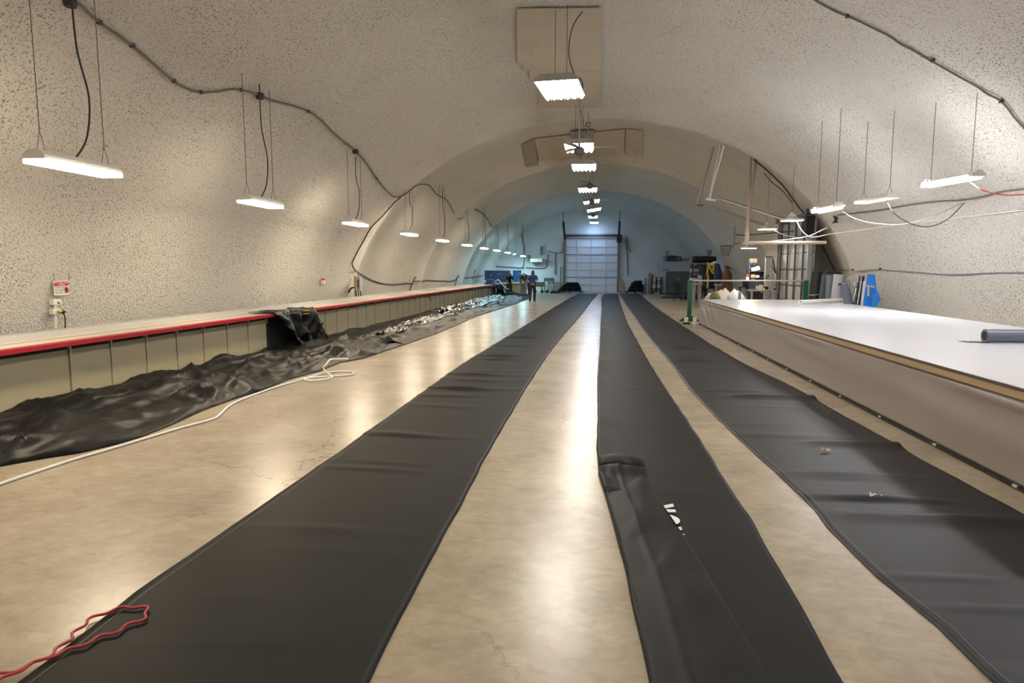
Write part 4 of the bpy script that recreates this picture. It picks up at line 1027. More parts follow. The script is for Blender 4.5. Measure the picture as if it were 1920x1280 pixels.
# ------------------------------------------------------------------ signs, sockets and switch box on the counter wall
def wall_frame(px, py, z_off=0.0):
    p = PS(px, py, 0.03); return p
p0 = PS(116, 539, 0.06); sx = p0.x
def SP(px, py, o=0.0): q = PXX(px, py, sx); q.x += o; return q
sg = thing('sign', 'red and white restricted area sign hung above the wall sockets', 'sign', p0)
yL, yR = SP(101, 540).y, SP(129.5, 540).y; zT, zB_ = SP(115, 526).z, SP(115, 553).z
B().boxb(sx - 0.006, sx, yL, yR, zB_, zT).build('plate', 'signwhite', sg)
zr = zT - 0.37 * (zT - zB_); W = yR - yL; Hh = zT - zB_
B().boxb(sx, sx + 0.002, yL + 0.03 * W, yR - 0.02 * W, zr, zT - 0.012).build('header', 'signred', sg)
for s_, cy, zz, sz, al, mm, qx in (('RESTRICTED', 0.50, zT - 0.175 * Hh, 0.165, 'CENTER', 'print', 1.0), ('AREA', 0.52, zT - 0.335 * Hh, 0.165, 'CENTER', 'print', 1.0),
                       ('DO NOT ENTER', 0.05, zT - 0.52 * Hh, 0.13, 'LEFT', 'signblack', 0.62), ('AUTHORIZED', 0.05, zT - 0.70 * Hh, 0.13, 'LEFT', 'signblack', 0.62), ('PERSONNEL ONLY', 0.05, zT - 0.88 * Hh, 0.13, 'LEFT', 'signblack', 0.62)):
    text_mesh(s_, sz * Hh * 1.25, 'lettering', M[mm], sg, (sx + 0.0035, yL + cy * W, zz), (0, 1, 0), (0, 0, 1), al, qx * (0.95 if qx == 1.0 else 1.1) * (W / Hh) * 0.9)
cy, cz = yL + 0.82 * W, zT - 0.66 * Hh
B().tube([(sx + 0.004, cy + 0.135 * W * math.cos(k * math.pi / 12), cz + 0.19 * Hh * math.sin(k * math.pi / 12)) for k in range(25)], 0.005, 4, cap=False).tube([(sx + 0.004, cy - 0.09 * W, cz + 0.13 * Hh), (sx + 0.004, cy + 0.09 * W, cz - 0.13 * Hh)], 0.004, 4).build('prohibition_ring', 'signred', sg)
B().ell((sx + 0.002, cy, cz + 0.10 * Hh), (0.003, 0.02, 0.02)).poly([(sx + 0.002, cy - 0.03, cz + 0.06 * Hh), (sx + 0.002, cy + 0.03, cz + 0.06 * Hh), (sx + 0.002, cy + 0.015, cz - 0.14 * Hh), (sx + 0.002, cy - 0.015, cz - 0.14 * Hh)], (0.001, 0, 0)).build('figure', 'signblack', sg)
for px, py in ((98.5, 511), (126.5, 511)):
    a = PS(px, py, 0.02)
    B().tube([a, (sx - 0.003, a.y + 0.03, zT)], 0.006, 5).build('hanging_wire', 'grey', sg)
so = thing('wall_socket', 'cream wall sockets and conduit below the restricted sign, with a yellow and black plug', 'wall socket', SP(108, 570))
sb = B(); sb.boxb(sx - 0.10, sx - 0.02, SP(103, 565).y, SP(118, 565).y, SP(110, 572).z, SP(110, 560.5).z); sb.build('box', 'signwhite', so, bevel=0.012)
B().boxb(sx - 0.10, sx - 0.02, SP(102.5, 585).y, SP(118, 585).y, SP(110, 590).z, SP(110, 579).z).build('box', 'signwhite', so, bevel=0.012)
B().cyl((sx - 0.06, SP(110, 600).y, SP(110, 615).z), (sx - 0.06, SP(110, 570).y, SP(110, 565).z), 0.022, n=8).build('conduit', 'signwhite', so)
B().ell(SP(111.5, 583.5, 0.0), (0.035, 0.035, 0.025)).build('yellow_plug', 'yellow', so); B().ell(SP(117.5, 584.5, 0.0), (0.035, 0.05, 0.025)).build('black_plug', 'black', so)
B().tube(smooth_path([SP(118, 586), SP(121, 592), SP(122.5, 602), SP(122, 616)], 5), 0.010, 5).build('plug_cord', 'cable', so)
B().tube([SP(112 + 1.6 * math.cos(k * .6), 567 + 2.0 * math.sin(k * .6), -0.015) for k in range(8)], 0.008, 4).build('socket_ring', 'dark', so)
p0 = PS(606, 527, 0.05); sx2 = p0.x
sg2 = thing('sign', 'small red and white sign on the counter wall left of the grey switch box', 'sign', p0)
ya_, yb_ = PXX(602, 527, sx2).y, PXX(610, 527, sx2).y; za_, zb2 = PXX(606, 532.5, sx2).z, PXX(606, 520.5, sx2).z
B().boxb(sx2 - 0.006, sx2, ya_, yb_, za_, zb2).build('plate', 'signwhite', sg2)
B().boxb(sx2, sx2 + 0.003, ya_ + 0.02, yb_ - 0.02, zb2 - 0.4 * (zb2 - za_), zb2 - 0.01).build('header', 'signred', sg2)
for k in range(3): B().boxb(sx2, sx2 + 0.003, ya_ + 0.04, ya_ + (0.55 - 0.06 * k) * (yb_ - ya_), za_ + (0.12 + 0.16 * k) * (zb2 - za_), za_ + (0.19 + 0.16 * k) * (zb2 - za_)).build('lettering', 'signblack', sg2)
p0 = PY(669, 536, 20.0)
sw = thing('switch_box', 'grey upright electrical box on a wooden backing at the first arch', 'electrical box', p0)
q = lambda px, py, dxx=0: PY(px, py, p0.y - dxx)
def boxpx(a, b, y0, y1): return B().boxb(PY(*a, y0).x, PY(*b, y0).x, y0, y1, PY(*b, y0).z, PY(*a, y0).z)
boxpx((663.5, 517), (667.5, 558), p0.y - 0.05, p0.y + 0.03).build('backing', 'lightwood', sw)
boxpx((667, 519), (675.5, 545), p0.y - 0.22, p0.y + 0.0).build('case', 'grey', sw, bevel=0.02)
boxpx((670, 524), (672.5, 540), p0.y - 0.24, p0.y - 0.22).build('slot', 'dark', sw)
for px in (668, 672, 676): B().tube(smooth_path([q(px - 0.5, 545, 0.1), q(px, 550, 0.1), q(px + 0.8, 552, 0.1), q(px + 0.3, 557, 0.1)], 4), 0.018, 5).build('cable_gland', 'cable', sw)
B().tube(smooth_path([q(664, 539, 0.05), q(659, 540, 0.05), q(655, 545, 0.0), q(652, 553, -0.15)], 5), 0.03, 6).build('hose', 'dark', sw)
o = B().tube([PS(583, 571, 0.05), PS(584, 562, 0.05), PS(586, 562, 0.07), PS(587, 570, 0.05)], 0.012, 5).build('wall_loop', 'grey'); tag(o, 'small wire loop on the wall above the hung black sheet', 'wire loop')
# ------------------------------------------------------------------ the far end
# roll-up door
WB = 49.97
def W(px, py, d=0.0): return PY(px, py, WB - d)
rd = thing('roll_up_door', 'large white ribbed roll-up door in the end wall', 'door', W(1108, 545))
dx0, dx1 = W(1061, 500).x, W(1157, 500).x; dz1 = W(1108, 449).z
H = dz1 / 7
for i in range(7):
    mb = B(); z0, z1 = i * H + 0.015, (i + 1) * H - 0.015
    mb.boxb(dx0, dx1, WB - 0.10, WB - 0.04, z0, z1); mb.build('panel', 'doorpanel', rd)
    B().boxb(dx0, dx1, WB - 0.125, WB - 0.10, (i + 1) * H - 0.035, (i + 1) * H + 0.035).build('rail', 'rollgrey' if i in (1, 4) else 'metal', rd)
for u in (0.205, 0.49, 0.78):
    B().boxb(dx0 + (dx1 - dx0) * u - 0.04, dx0 + (dx1 - dx0) * u + 0.04, WB - 0.13, WB - 0.10, 0, dz1).build('stile', 'metal', rd)
for x in (dx0 - 0.08, dx1 + 0.08):
    B().boxb(x - 0.08, x + 0.08, WB - 0.2, WB - 0.02, 0, dz1 + 0.1).build('track', 'darkmetal', rd)
    B().tube([(x, WB - 0.15, dz1), (x + (0.02 if x > 0 else -0.12), WB - 0.6, dz1 + 1.3)], 0.09, 6).build('curved_track', 'black', rd)
    B().tube([(x + (0.02 if x > 0 else -0.12), WB - 0.6, dz1 + 1.3), (x + (0.02 if x > 0 else -0.12), WB - 0.6, vtop(x, WB - 0.6))], 0.03, 5).build('hanger', 'darkmetal', rd)
B().cyl((dx0 - 0.1, WB - 0.3, dz1 + 0.28), (dx1 + 0.1, WB - 0.3, dz1 + 0.28), 0.06, n=10).build('spring_shaft', 'black', rd)
B().boxb(dx0 - 0.1, dx1 + 0.1, WB - 0.08, WB - 0.02, dz1, dz1 + 0.45).build('header', 'grey', rd)
B().box(W(1161, 447, 0.35), (0.35, 0.4, 0.55)).build('opener', 'black', rd)
# conduits on the end wall
def wall_pipe(pts, r, label, m='conduit', name='wall_conduit'):
    o = B().tube(smooth_path([W(px, py, 0.05) for px, py in pts], 3), r, 6).build(name, m); tag(o, label, 'conduit'); return o
wall_pipe([(917, 499), (930, 499), (948, 500.5), (960, 501), (975, 502), (982, 500)], 0.04, 'dark conduit across the end wall above the blue cabinet')
wall_pipe([(986, 501), (1000, 502.5), (1015, 502.5), (1023, 501), (1026, 490), (1027, 476)], 0.04, 'dark conduit from below the air unit up the end wall')
wall_pipe([(976, 432), (979, 445), (983, 465), (983, 485), (981, 505)], 0.045, 'dark conduit dropping from the vault past the last strip lamp')
wall_pipe([(1028, 470), (1036, 473), (1050, 474), (1055, 470), (1056, 455)], 0.03, 'thin conduit arching left of the roll-up door')
wall_pipe([(1042, 474), (1041, 492), (1041, 515)], 0.05, 'thick conduit dropping left of the roll-up door')
wall_pipe([(1174, 441), (1178, 462), (1182, 473)], 0.04, 'short cord hanging right of the roll-up door opener', 'conduit')
wall_pipe([(1172, 450), (1176, 480), (1177, 515)], 0.04, 'long cord hanging right of the roll-up door', 'conduit')
for i, (px, py) in enumerate(((991, 484), (1015, 470))):
    t = B().box(W(px, py, 0.25), (0.16, 0.2, 0.5 if i == 0 else 0.65)).build('wall_bracket', 'olive'); tag(t, ('olive bracket at the end wall left of the air unit', 'tall olive bracket at the end wall above the air unit')[i], 'bracket')
t = thing('air_unit', 'white box-shaped air unit on the end wall above the workers', 'air conditioner', W(1006, 488))
B().box(W(1006, 488, 0.36), (0.92, 0.72, 0.26)).build('case', 'signwhite', t, bevel=0.02)
B().box(W(1006, 490.5, 0.68), (0.8, 0.04, 0.05)).build('vent', 'grey', t)
B().box(W(1006, 494, 0.25), (0.5, 0.3, 0.12)).build('drain_pan', 'olive', t)
t = thing('fire_post', 'narrow dark grey panel beside the roll-up door', 'panel', W(1053, 520))
B().boxb(W(1050.5, 520).x, W(1057, 520).x, WB - 0.15, WB, 0, W(1053, 500).z).build('panel', 'greybox', t)
B().boxb(W(1052, 520).x, W(1056, 520).x, WB - 0.18, WB - 0.15, 0.1, W(1053, 501).z).build('insert', 'grey', t)
t = thing('hoist_frame', 'dark green open frame with a box on top at the end wall', 'frame', W(1031, 545))
fx0, fx1 = W(1022, 530).x, W(1039, 530).x; zt = W(1030, 520.5).z
for x in (fx0, (fx0 * 0.55 + fx1 * 0.45), fx1): B().boxb(x - 0.035, x + 0.035, WB - 0.6, WB - 0.5, 0, zt).build('post', 'green', t)
B().boxb(fx0, fx1, WB - 0.8, WB - 0.3, zt - 0.25, zt).build('top_box', 'greybox', t)
B().boxb(fx0, fx1, WB - 0.6, WB - 0.5, 0.5, 0.56).build('crossbar', 'green', t)

# stacks of folded black fabric on pallets
def pallet(px0, px1, py0, y, label, seed, n=9, group='fabric stacks on pallets by the roll-up door'):
    a, b = PY(px0, 546, y), PY(px1, 546, y); zt = PY(px0, py0, y).z
    t = thing('fabric_stack', label, 'fabric stack', ((a.x + b.x) / 2, y, 0), group); rng = random.Random(seed)
    mb = B()
    for k in range(5): mb.boxb(a.x - 0.2, b.x + 0.2, y - 0.5 + k * 0.24, y - 0.36 + k * 0.24, 0.10, 0.13)
    for k in range(3): xx = a.x + (b.x - a.x) * k / 2; mb.boxb(xx - 0.05, xx + 0.05, y - 0.5, y + 0.6, 0.0, 0.10)
    mb.build('pallet', 'dark', t)
    W_ = b.x - a.x; h = (zt - 0.13) / n
    for k in range(n):
        f = k / n; sh = W_ * (0.5 - 0.30 * f ** 1.5); c = Vector(((a.x + b.x) / 2 + W_ * 0.14 * f + rng.uniform(-.04, .04), y, 0.13 + h * (k + 0.5)))
        g = []
        for i in range(9):
            u = -1 + 2 * i / 8
            g.append([c + Vector((u * sh, 0.5 * math.cos(v) + 0.03 * fb(u * 3, v, k), h * 0.62 * math.sin(v) * (1.0 - 0.3 * u * u) + 0.03 * fb(u * 2, v, seed + k))) for v in [j * math.pi / 6 for j in range(12)]])
        mb = B(); mb.grid(g, closed=True); mb.poly(g[0]); mb.poly(list(reversed(g[-1]))); mb.build('fold', 'slate' if k % 4 == 9 else 'black', t, smooth=True)
    return t
pallet(1046, 1090, 529, 48.2, 'stack of folded black fabric on a pallet, left in front of the roll-up door', 3)
pallet(1176, 1206, 526, 47.8, 'stack of folded black fabric on a pallet, right of the roll-up door', 5)
t = thing('pallet', 'low empty pallet beside the left fabric stack', 'pallet', PY(1042, 546, 47.6))
a = PY(1034, 545, 47.6); b = PY(1048, 545, 47.6)
B().boxb(a.x, b.x, 47.1, 48.0, 0.12, 0.18).build('deck', 'dark', t)
for k in range(3): xx = a.x + (b.x - a.x) * k / 2; B().boxb(xx - 0.05, xx + 0.05, 47.1, 48.0, 0, 0.12).build('runner', 'black', t)
for k, (px, py) in enumerate(((1024, 541), (1032, 540))):
    c = PY(px, py, 48.0); t = thing('floor_trolley', ('olive topped trolley beside the person in blue', 'pale lilac topped trolley beside the olive one')[k], 'trolley', (c.x, 48.0, 0))
    c.z = 0.45
    B().box((c.x - .55 * (k == 0), 48.0, 0.62 - 0.2 * k), (0.85 - 0.3 * k, 0.5, 0.34)).build('body', 'olive' if k == 0 else 'rolllight', t, bevel=0.02)
    for sx in (-0.25, 0.25): B().cyl((c.x - .55 * (k == 0) + sx, 47.75, 0.10), (c.x - .55 * (k == 0) + sx, 48.25, 0.10), 0.10, n=12).build('wheel', 'black', t); B().boxb(c.x - .55 * (k == 0) + sx - 0.03, c.x - .55 * (k == 0) + sx + 0.03, 47.8, 48.2, 0.1, 0.5 - 0.2 * k).build('leg', 'darkmetal', t)
# tall items right of the door
o = B().lathe([(0, 0), (0.17, 0), (0.17, PY(1208, 521, 48.8).z), (0, PY(1208, 521, 48.8).z)], (PY(1208, 540, 48.8).x, 48.8, 0), 18).build('paper_roll', 'rolllight'); tag(o, 'white roll standing upright at the end wall behind the right fabric stack', 'roll')
t = thing('board_stack', 'tan board and brown case standing between white roll and wheeled cage', 'board', PY(1220, 540, 48.4))
B().boxb(PY(1215.5, 540, 48.4).x, PY(1222, 540, 48.4).x, 48.3, 48.6, 0, PY(1220, 512, 48.4).z).build('board', 'carton', t); B().boxb(PY(1221, 540, 48.4).x, PY(1226, 540, 48.4).x, 48.35, 48.5, 0, PY(1220, 515, 48.4).z).build('case', 'wood', t)
t = thing('board', 'plywood sheet leaning on the end wall right of the roll-up door', 'board', W(1163, 540))
B().poly([W(1160, 547, .5), W(1171, 547, .5), W(1168, 525, .1), W(1161, 521, .1)], (0, 0.03, 0)).build('sheet', 'carton', t)
cy_ = 46.3; t = thing('cage_trolley', 'black wire cage trolley holding white bags in front of the pale shed', 'trolley', PY(1232, 545, cy_))
x0, x1 = PY(1223, 540, cy_).x, PY(1240, 540, cy_).x; zt = PY(1230, 519.5, cy_).z
for x in (x0, (x0 + x1) / 2, x1):
    for yy in (cy_, cy_ + 0.55): B().tube([(x, yy, 0.15), (x, yy, zt)], 0.03, 5).build('post', 'black', t)
for z in (0.2, zt * 0.33, zt * 0.62, zt): B().tube([(x0, cy_, z), (x1, cy_, z), (x1, cy_ + 0.55, z), (x0, cy_ + 0.55, z), (x0, cy_, z)], 0.02, 5).build('rail', 'black', t)
for x in (x0, x1):
    for yy in (cy_, cy_ + 0.55): B().cyl((x - 0.03, yy, 0.08), (x + 0.03, yy, 0.08), 0.08, n=10).build('wheel', 'black', t)
for i, (u, z, h) in enumerate(((0.25, 0.25, 0.55), (0.25, 0.82, 0.42), (0.75, 0.25, 0.6), (0.75, 0.88, 0.36))):
    o = B().ell((x0 + (x1 - x0) * u, cy_ + 0.28, z + h / 2), (0.15, 0.2, h / 2)).build('bag', 'bagwhite', None, smooth=True)
    tag(o, ('full white bag at the bottom of the cage trolley, roll-up door side', 'upper white bag in the cage trolley, roll-up door side', 'full white bag at the bottom of the cage trolley, shed side', 'upper white bag in the cage trolley, shed side')[i], 'bag', 'bags in the cage trolley')
# pale shed with double doors, things on its roof
sy = 47.0; sh = thing('shed', 'pale grey site cabin with dark double doors by the end wall', 'shed', PY(1265, 545, sy))
x0, x1 = PY(1241, 540, sy).x, 7.15; zt = PY(1260, 490, sy).z
B().boxb(x0, x1, sy, sy + 2.4, 0.05, zt).build('body', 'shed', sh, bevel=0.01)
d0 = PY(1245, 540, sy).x; zd = PY(1260, 508.5, sy).z; dm = PY(1269.5, 540, sy).x; d1 = PY(1292, 540, sy).x
B().boxb(d0, d0 + 0.10, sy - 0.03, sy, 0.05, zd + 0.02).boxb(d0, d1, sy - 0.03, sy, zd, zd + 0.05).build('door_frame', 'rolllight', sh)
for a, b in ((d0 + 0.10, dm - 0.01), (dm + 0.01, d1)): B().boxb(a, b, sy - 0.04, sy, 0.08, zd).build('door', 'greybox', sh)
B().boxb(dm + 0.04, dm + 0.10, sy - 0.06, sy - 0.04, 0.95, 1.15).build('door_handle', 'metal', sh)
for px, py in ((1233.5, 506), (1248.5, 506.5), (1252.5, 504.8)): B().box(PY(px + (8.5 if px < 1240 else 0), py, sy - 0.01), (0.07, 0.03, 0.09)).build('fixing', 'dark', sh)
B().boxb(x0 - 0.28, x0, sy + 0.5, sy + 0.8, 0, zt - 0.05).build('side_post', 'rolllight', sh)
bk = PY(1242, 490, sy + 0.6).x
for i in range(2):
    z0 = zt + i * 0.36
    o = B().lathe([(0, 0), (0.17, 0), (0.205, 0.34), (0.225, 0.34), (0.225, 0.37), (0.19, 0.37), (0.165, 0.06), (0, 0.06)], (bk + 0.2, sy + 0.6, z0 + 0.003), 18).build('bucket', 'rollgrey' if i == 0 else 'grey'); tag(o, ('dark grey bucket at the bottom of the stack on the cabin roof', 'dark grey bucket on top of the other on the cabin roof')[i], 'bucket', 'buckets on the cabin roof')
def roof_box(a, b, py, m, nm, label, y, lid=True):
    xa, xb = PY(a, 490, y).x, PY(b, 490, y).x; z1 = zt + (490 - py) / FPX * y
    t = thing(nm, label, 'box', ((xa + xb) / 2, y, zt)); B().box(((xa + xb) / 2, y + 0.2, (zt + z1) / 2 + 0.004), (xb - xa, 0.5, z1 - zt - 0.006), taper=1.05 if lid else 1).build('body', m, t)
    if lid: B().box(((xa + xb) / 2, y + 0.2, z1 + 0.02), ((xb - xa) * 1.08, 0.56, 0.05)).build('lid', 'black' if m != 'carton' else m, t)
    return t
roof_box(1249, 1253.5, 481.5, 'navy', 'storage_box', 'narrow dark box on the cabin roof next to the buckets', sy + 0.5)
roof_box(1254.5, 1267, 480.5, 'dark', 'storage_box', 'largest black lidded box on the cabin roof', sy + 0.5)
roof_box(1268.5, 1277, 481.5, 'slate', 'storage_box', 'dark box on the cabin roof beside the cardboard', sy + 0.5)
roof_box(1278.5, 1293, 483.5, 'carton', 'cardboard_box', 'brown cardboard box on the cabin roof', sy + 0.5, False)
# chair and pallet mat
ch = thing('chair', 'black plastic stacking chair standing before the dark cabin doors', 'chair', PY(1270, 562, 36.5)); cx = PY(1270, 550, 36.5).x
B().poly([(cx - 0.20, 36.62, 0.52), (cx + 0.17, 36.62, 0.50), (cx + 0.19, 36.72, 0.98), (cx - 0.22, 36.72, 1.0)], (0, 0.03, 0)).build('backrest', 'black', ch, bevel=0.02)
B().box((cx, 36.4, 0.45), (0.42, 0.42, 0.04)).build('seat', 'black', ch, bevel=0.01)
for sx in (-0.18, 0.18):
    for yy in (36.22, 36.6): B().tube([(cx + sx, yy, 0.44), (cx + sx * 1.1, yy, 0)], 0.015, 6).build('leg', 'black', ch)
o = B().poly([(x, y_, 0.02) for x, y_ in ((PY(1236, 557, 41).x, 40.0), (PY(1292, 557, 41).x + 0.2, 40.0), (PY(1290, 550, 44).x, 44.5), (PY(1262, 551, 44).x, 44.5))], (0, 0, 0.05)).build('rubber_mat', 'black'); tag(o, 'black mat lying on the floor in front of the cabin', 'mat')
t = thing('fabric_heap', 'low black fabric heap on the floor beside the chair', 'fabric heap', PY(1285, 555, 39))
g = [[(PY(1278, 550, 38.5).x + 1.0 * u, 38.3 + 0.8 * v, 0.42 * math.sin(math.pi * u) ** 0.5 * math.sin(math.pi * v) ** 0.6 + 0.05 * fb(u * 4, v * 4)) for u in np.linspace(0, 1, 14)] for v in np.linspace(0, 1, 10)]
B().grid(g).build('fabric', 'black', t, smooth=True, solid=0.01)

# black rack with bolts of cloth and hanging coats
ry = 38.0; rk2 = thing('storage_rack', 'black rack against the third arch with dark cloth piled on top', 'rack', PY(1320, 550, ry))
x0, x1 = PY(1298, 540, ry).x, PY(1352, 540, ry).x; zt = PY(1320, 482, ry).z
for x in (x0, (x0 + x1) / 2, x1 - 0.25): B().boxb(x - 0.03, x + 0.03, ry, ry + 0.06, 0, zt - 0.35).boxb(x - 0.03, x + 0.03, ry + 0.6, ry + 0.66, 0, zt - 0.35).build('post', 'black', rk2)
for z in (0.35, 1.05, 1.45, zt - 0.36): B().boxb(x0, x1 - 0.25, ry, ry + 0.66, z, z + 0.04).build('shelf', 'darkmetal' if z < 1.5 else 'carton', rk2)
def roll_on(xa, xb, z, r, m, nm, label, y):
    g = []
    for i in range(9):
        u = i / 8; g.append([(xa + (xb - xa) * u, y + r * 1.6 * math.cos(v) , z + r * (1 + math.sin(v)) * (1 + 0.15 * fb(u * 4, v, z))) for v in [k * math.pi / 7 for k in range(14)]])
    mb = B(); mb.grid(g, closed=True); mb.poly(g[0]); mb.poly(g[-1]); o = mb.build(nm, m, None, smooth=True); tag(o, label, 'cloth', 'cloth on the black rack'); return o
roll_on(x0 + 0.02, x1 - 0.3, zt - 0.31, 0.19, 'black', 'cloth_bolt', 'long black cloth bolt lying on top of the black rack', ry + 0.33)
roll_on(x0 - 0.1, x0 + 0.5, 1.50, 0.12, 'bag', 'cloth_bolt', 'tan cloth bundle on the upper shelf of the black rack', ry + 0.2)
roll_on(x0 + 0.1, x0 + 0.75, 1.75, 0.09, 'wood', 'cloth_bolt', 'brown cloth bundle on the upper shelf of the black rack', ry + 0.3)
roll_on(x0 + 0.05, x0 + 0.8, 1.10, 0.13, 'navy', 'cloth_bolt', 'navy cloth bundle on the middle shelf of the black rack', ry + 0.3)
o = B().lathe([(0, 0), (0.17, 0), (0.20, 0.34), (0.22, 0.36), (0, 0.36)], (PY(1329, 480, ry).x, ry + 0.3, zt + 0.07), 16).build('bucket', 'rollgrey'); tag(o, 'grey bucket on the cloth bolt atop the black rack', 'bucket')
def coat(px, py0, py1, y, w, label, m, nm='hanging_coat', tp=0.35, cat='coat'):
    c = PY(px, py0, y); zb_ = PY(px, py1, y).z; g = []
    for i in range(13):
        v = i / 12; z = c.z + (zb_ - c.z) * v; ww = w * (tp + (1 - tp) * min(1, v * 2.2))
        g.append([(c.x + ww * (math.cos(a) + 0.10 * math.sin(5 * a + v * 3)), y + ww * 0.55 * math.sin(a) * (1 + 0.15 * math.sin(7 * a)), z) for a in [k * math.pi / 10 for k in range(20)]])
    mb = B(); mb.grid(g, closed=True); mb.poly(g[0]); mb.poly(g[-1]); o = mb.build(nm, m, None, smooth=True); tag(o, label, cat); return o
for i, (px, y, a, b, w, m) in enumerate(((1318, 37.3, 496, 543, 0.30, 'shirt_green'), (1333, 37.1, 494, 541, 0.34, 'black'), (1346, 37.0, 495, 538, 0.26, 'navy'))):
    o = coat(px, a, b, y, w, ('dark green coat hanging on the black rack, behind the grey machine', 'black coat hanging on the black rack with yellow tapes over it', 'navy coat hanging at the arch end of the black rack')[i], m); o['group'] = 'coats on the black rack'
for i, pts in enumerate(([(1328, 492), (1332, 503), (1336, 511), (1339, 513)], [(1337, 508), (1338, 500), (1336, 493)], [(1329, 494), (1326, 511), (1328, 520), (1327, 535), (1326, 541)])):
    o = B().tube([PY(px, py, 36.55) for px, py in pts], 0.05, 5).build('webbing_strap', 'yellow'); tag(o, ('yellow webbing strap hanging over the black coat, left half of a loop', 'yellow webbing strap hanging over the black coat, right half of a loop', 'long yellow webbing strap hanging lowest on the rack')[i], 'strap')
o = B().grid([[PY(1325 + 20 * u, 491.5 + 3 * v + 2 * math.sin(u * 6) + (3.5 if 0.35 < u < 0.65 else 0) * v, 36.5 + 0.1 * math.sin(u * 5)) for u in np.linspace(0, 1, 12)] for v in (0, 0.5, 1)]).build('white_cloth', 'signwhite', None, smooth=True, solid=0.02); tag(o, 'white cloth draped over the hanging coats', 'cloth')
# grey drill machine
mx = PY(1306, 540, 34.0).x; mc = thing('bench_machine', 'grey workshop machine on a twin-column stand behind the green post', 'machine', (mx, 34, 0))
zz = lambda py: PY(1306, py, 34.0).z
B().boxb(mx - 0.22, mx - 0.06, 33.9, 34.2, 0, zz(532)).boxb(mx + 0.06, mx + 0.22, 33.9, 34.2, 0, zz(532)).build('stand', 'grey', mc)
B().boxb(mx - 0.30, mx + 0.28, 33.8, 34.3, zz(534), zz(530)).build('table', 'grey', mc)
B().boxb(mx - 0.3, mx + 0.05, 33.85, 34.2, zz(527), zz(521)).boxb(mx + 0.08, mx + 0.24, 33.9, 34.2, zz(530), zz(516)).build('head', 'rolllight', mc, bevel=0.02)
B().tube([(mx + 0.16, 34, zz(517)), (mx + 0.02, 33.9, zz(512))], 0.02, 6).build('lever', 'darkmetal', mc)
o = B().lathe([(0, 0), (0.035, 0), (0.04, 0.22), (0.015, 0.32), (0.015, 0.36), (0, 0.36)], (PY(1318, 508, 38.15).x, 38.15, 1.492), 10).build('spray_bottle', 'rolllight'); tag(o, 'pale slim bottle standing at the black rack above the machine', 'bottle')
# brown cloak, cabinets, bags
o = coat(1364, 498, 535, 33.5, 0.22, 'reddish brown coat hanging from a hook on the vault wall', 'wood', tp=0.22)
o = B().tube([PY(1359, 501, 33.4), PY(1364, 499, 33.6), PS(1372, 504, 0.0)], 0.03, 5).build('coat_hook', 'black'); tag(o, 'black hook holding the brown coat', 'hook')
t = thing('wooden_cabinet', 'dark reddish wooden cabinet under the brown coat', 'cabinet', PY(1364, 550, 33))
xa, xb = PY(1354, 540, 33).x, PY(1374, 540, 33).x; z_ = PY(1364, 532, 33).z
B().boxb(xa, xb, 33, 33.5, 0, z_).build('body', 'wood', t); B().boxb(xa - 0.01, xb + 0.01, 32.98, 33.52, z_, z_ + 0.03).build('top', 'wood', t); B().boxb(xa + 0.03, xb - 0.03, 32.97, 33, 0.1, z_ - 0.05).build('door', 'wood', t)
t = thing('drawer_unit', 'orange-brown wooden drawer unit with a pale top, left of the dark cabinet', 'drawer unit', PY(1348, 550, 32.6))
xa, xb = PY(1343.5, 540, 32.6).x, PY(1353, 540, 32.6).x; z_ = PY(1348, 534.5, 32.6).z
B().boxb(xa, xb, 32.6, 33.0, 0, z_).build('body', 'carton', t); B().boxb(xa - 0.05, xb + 0.03, 32.55, 33.05, z_, z_ + 0.04).build('top', 'rolllight', t)
for k in range(3): B().boxb(xa + 0.02, xb - 0.02, 32.58, 32.6, z_ * (0.1 + 0.3 * k), z_ * (0.36 + 0.3 * k)).build('drawer', 'wood', t)
def bag(px, py_top, y, w, label, m, seed):
    zt_ = PY(px, py_top, y).z; c = PY(px, 550, y); mb = B(); g = []
    for i in range(10):
        v = i / 9; r = w * (math.sin(math.pi * (0.12 + 0.80 * v)) ** 0.6)
        g.append([(c.x + r * math.cos(a) * (1 + 0.55 * fb(a * 1.1, v * 3, seed)), y + 0.6 * r * math.sin(a) * (1 + 0.55 * fb(a * 1.1 + 5, v * 3, seed)), 0.01 + zt_ * v * (1 + 0.30 * fb(math.cos(a) * 2, math.sin(a) * 2 + v * 3, seed + 2))) for a in [k * math.pi / 10 for k in range(20)]])
    mb.grid(g, closed=True); mb.poly(g[0]); mb.poly(g[-1]); o = mb.build('plastic_bag', m, None, smooth=True); tag(o, label, 'bag', 'plastic bags on the floor past the table'); return o
bag(1334, 549.5, 27.0, 0.28, 'flat pale blue-white plastic bag nearest the green post', 'bagwhite', 1.0)
bag(1357, 545.5, 28.0, 0.42, 'beige filled plastic bag in front of the wooden cabinet', 'bag', 2.0)
bag(1380, 546, 27.6, 0.36, 'clear plastic bag between the beige bag and the workbench', 'bagwhite', 3.0)
bag(1341, 548, 26.6, 0.22, 'small greenish plastic bag in front of the beige bag', 'olive', 4.0)
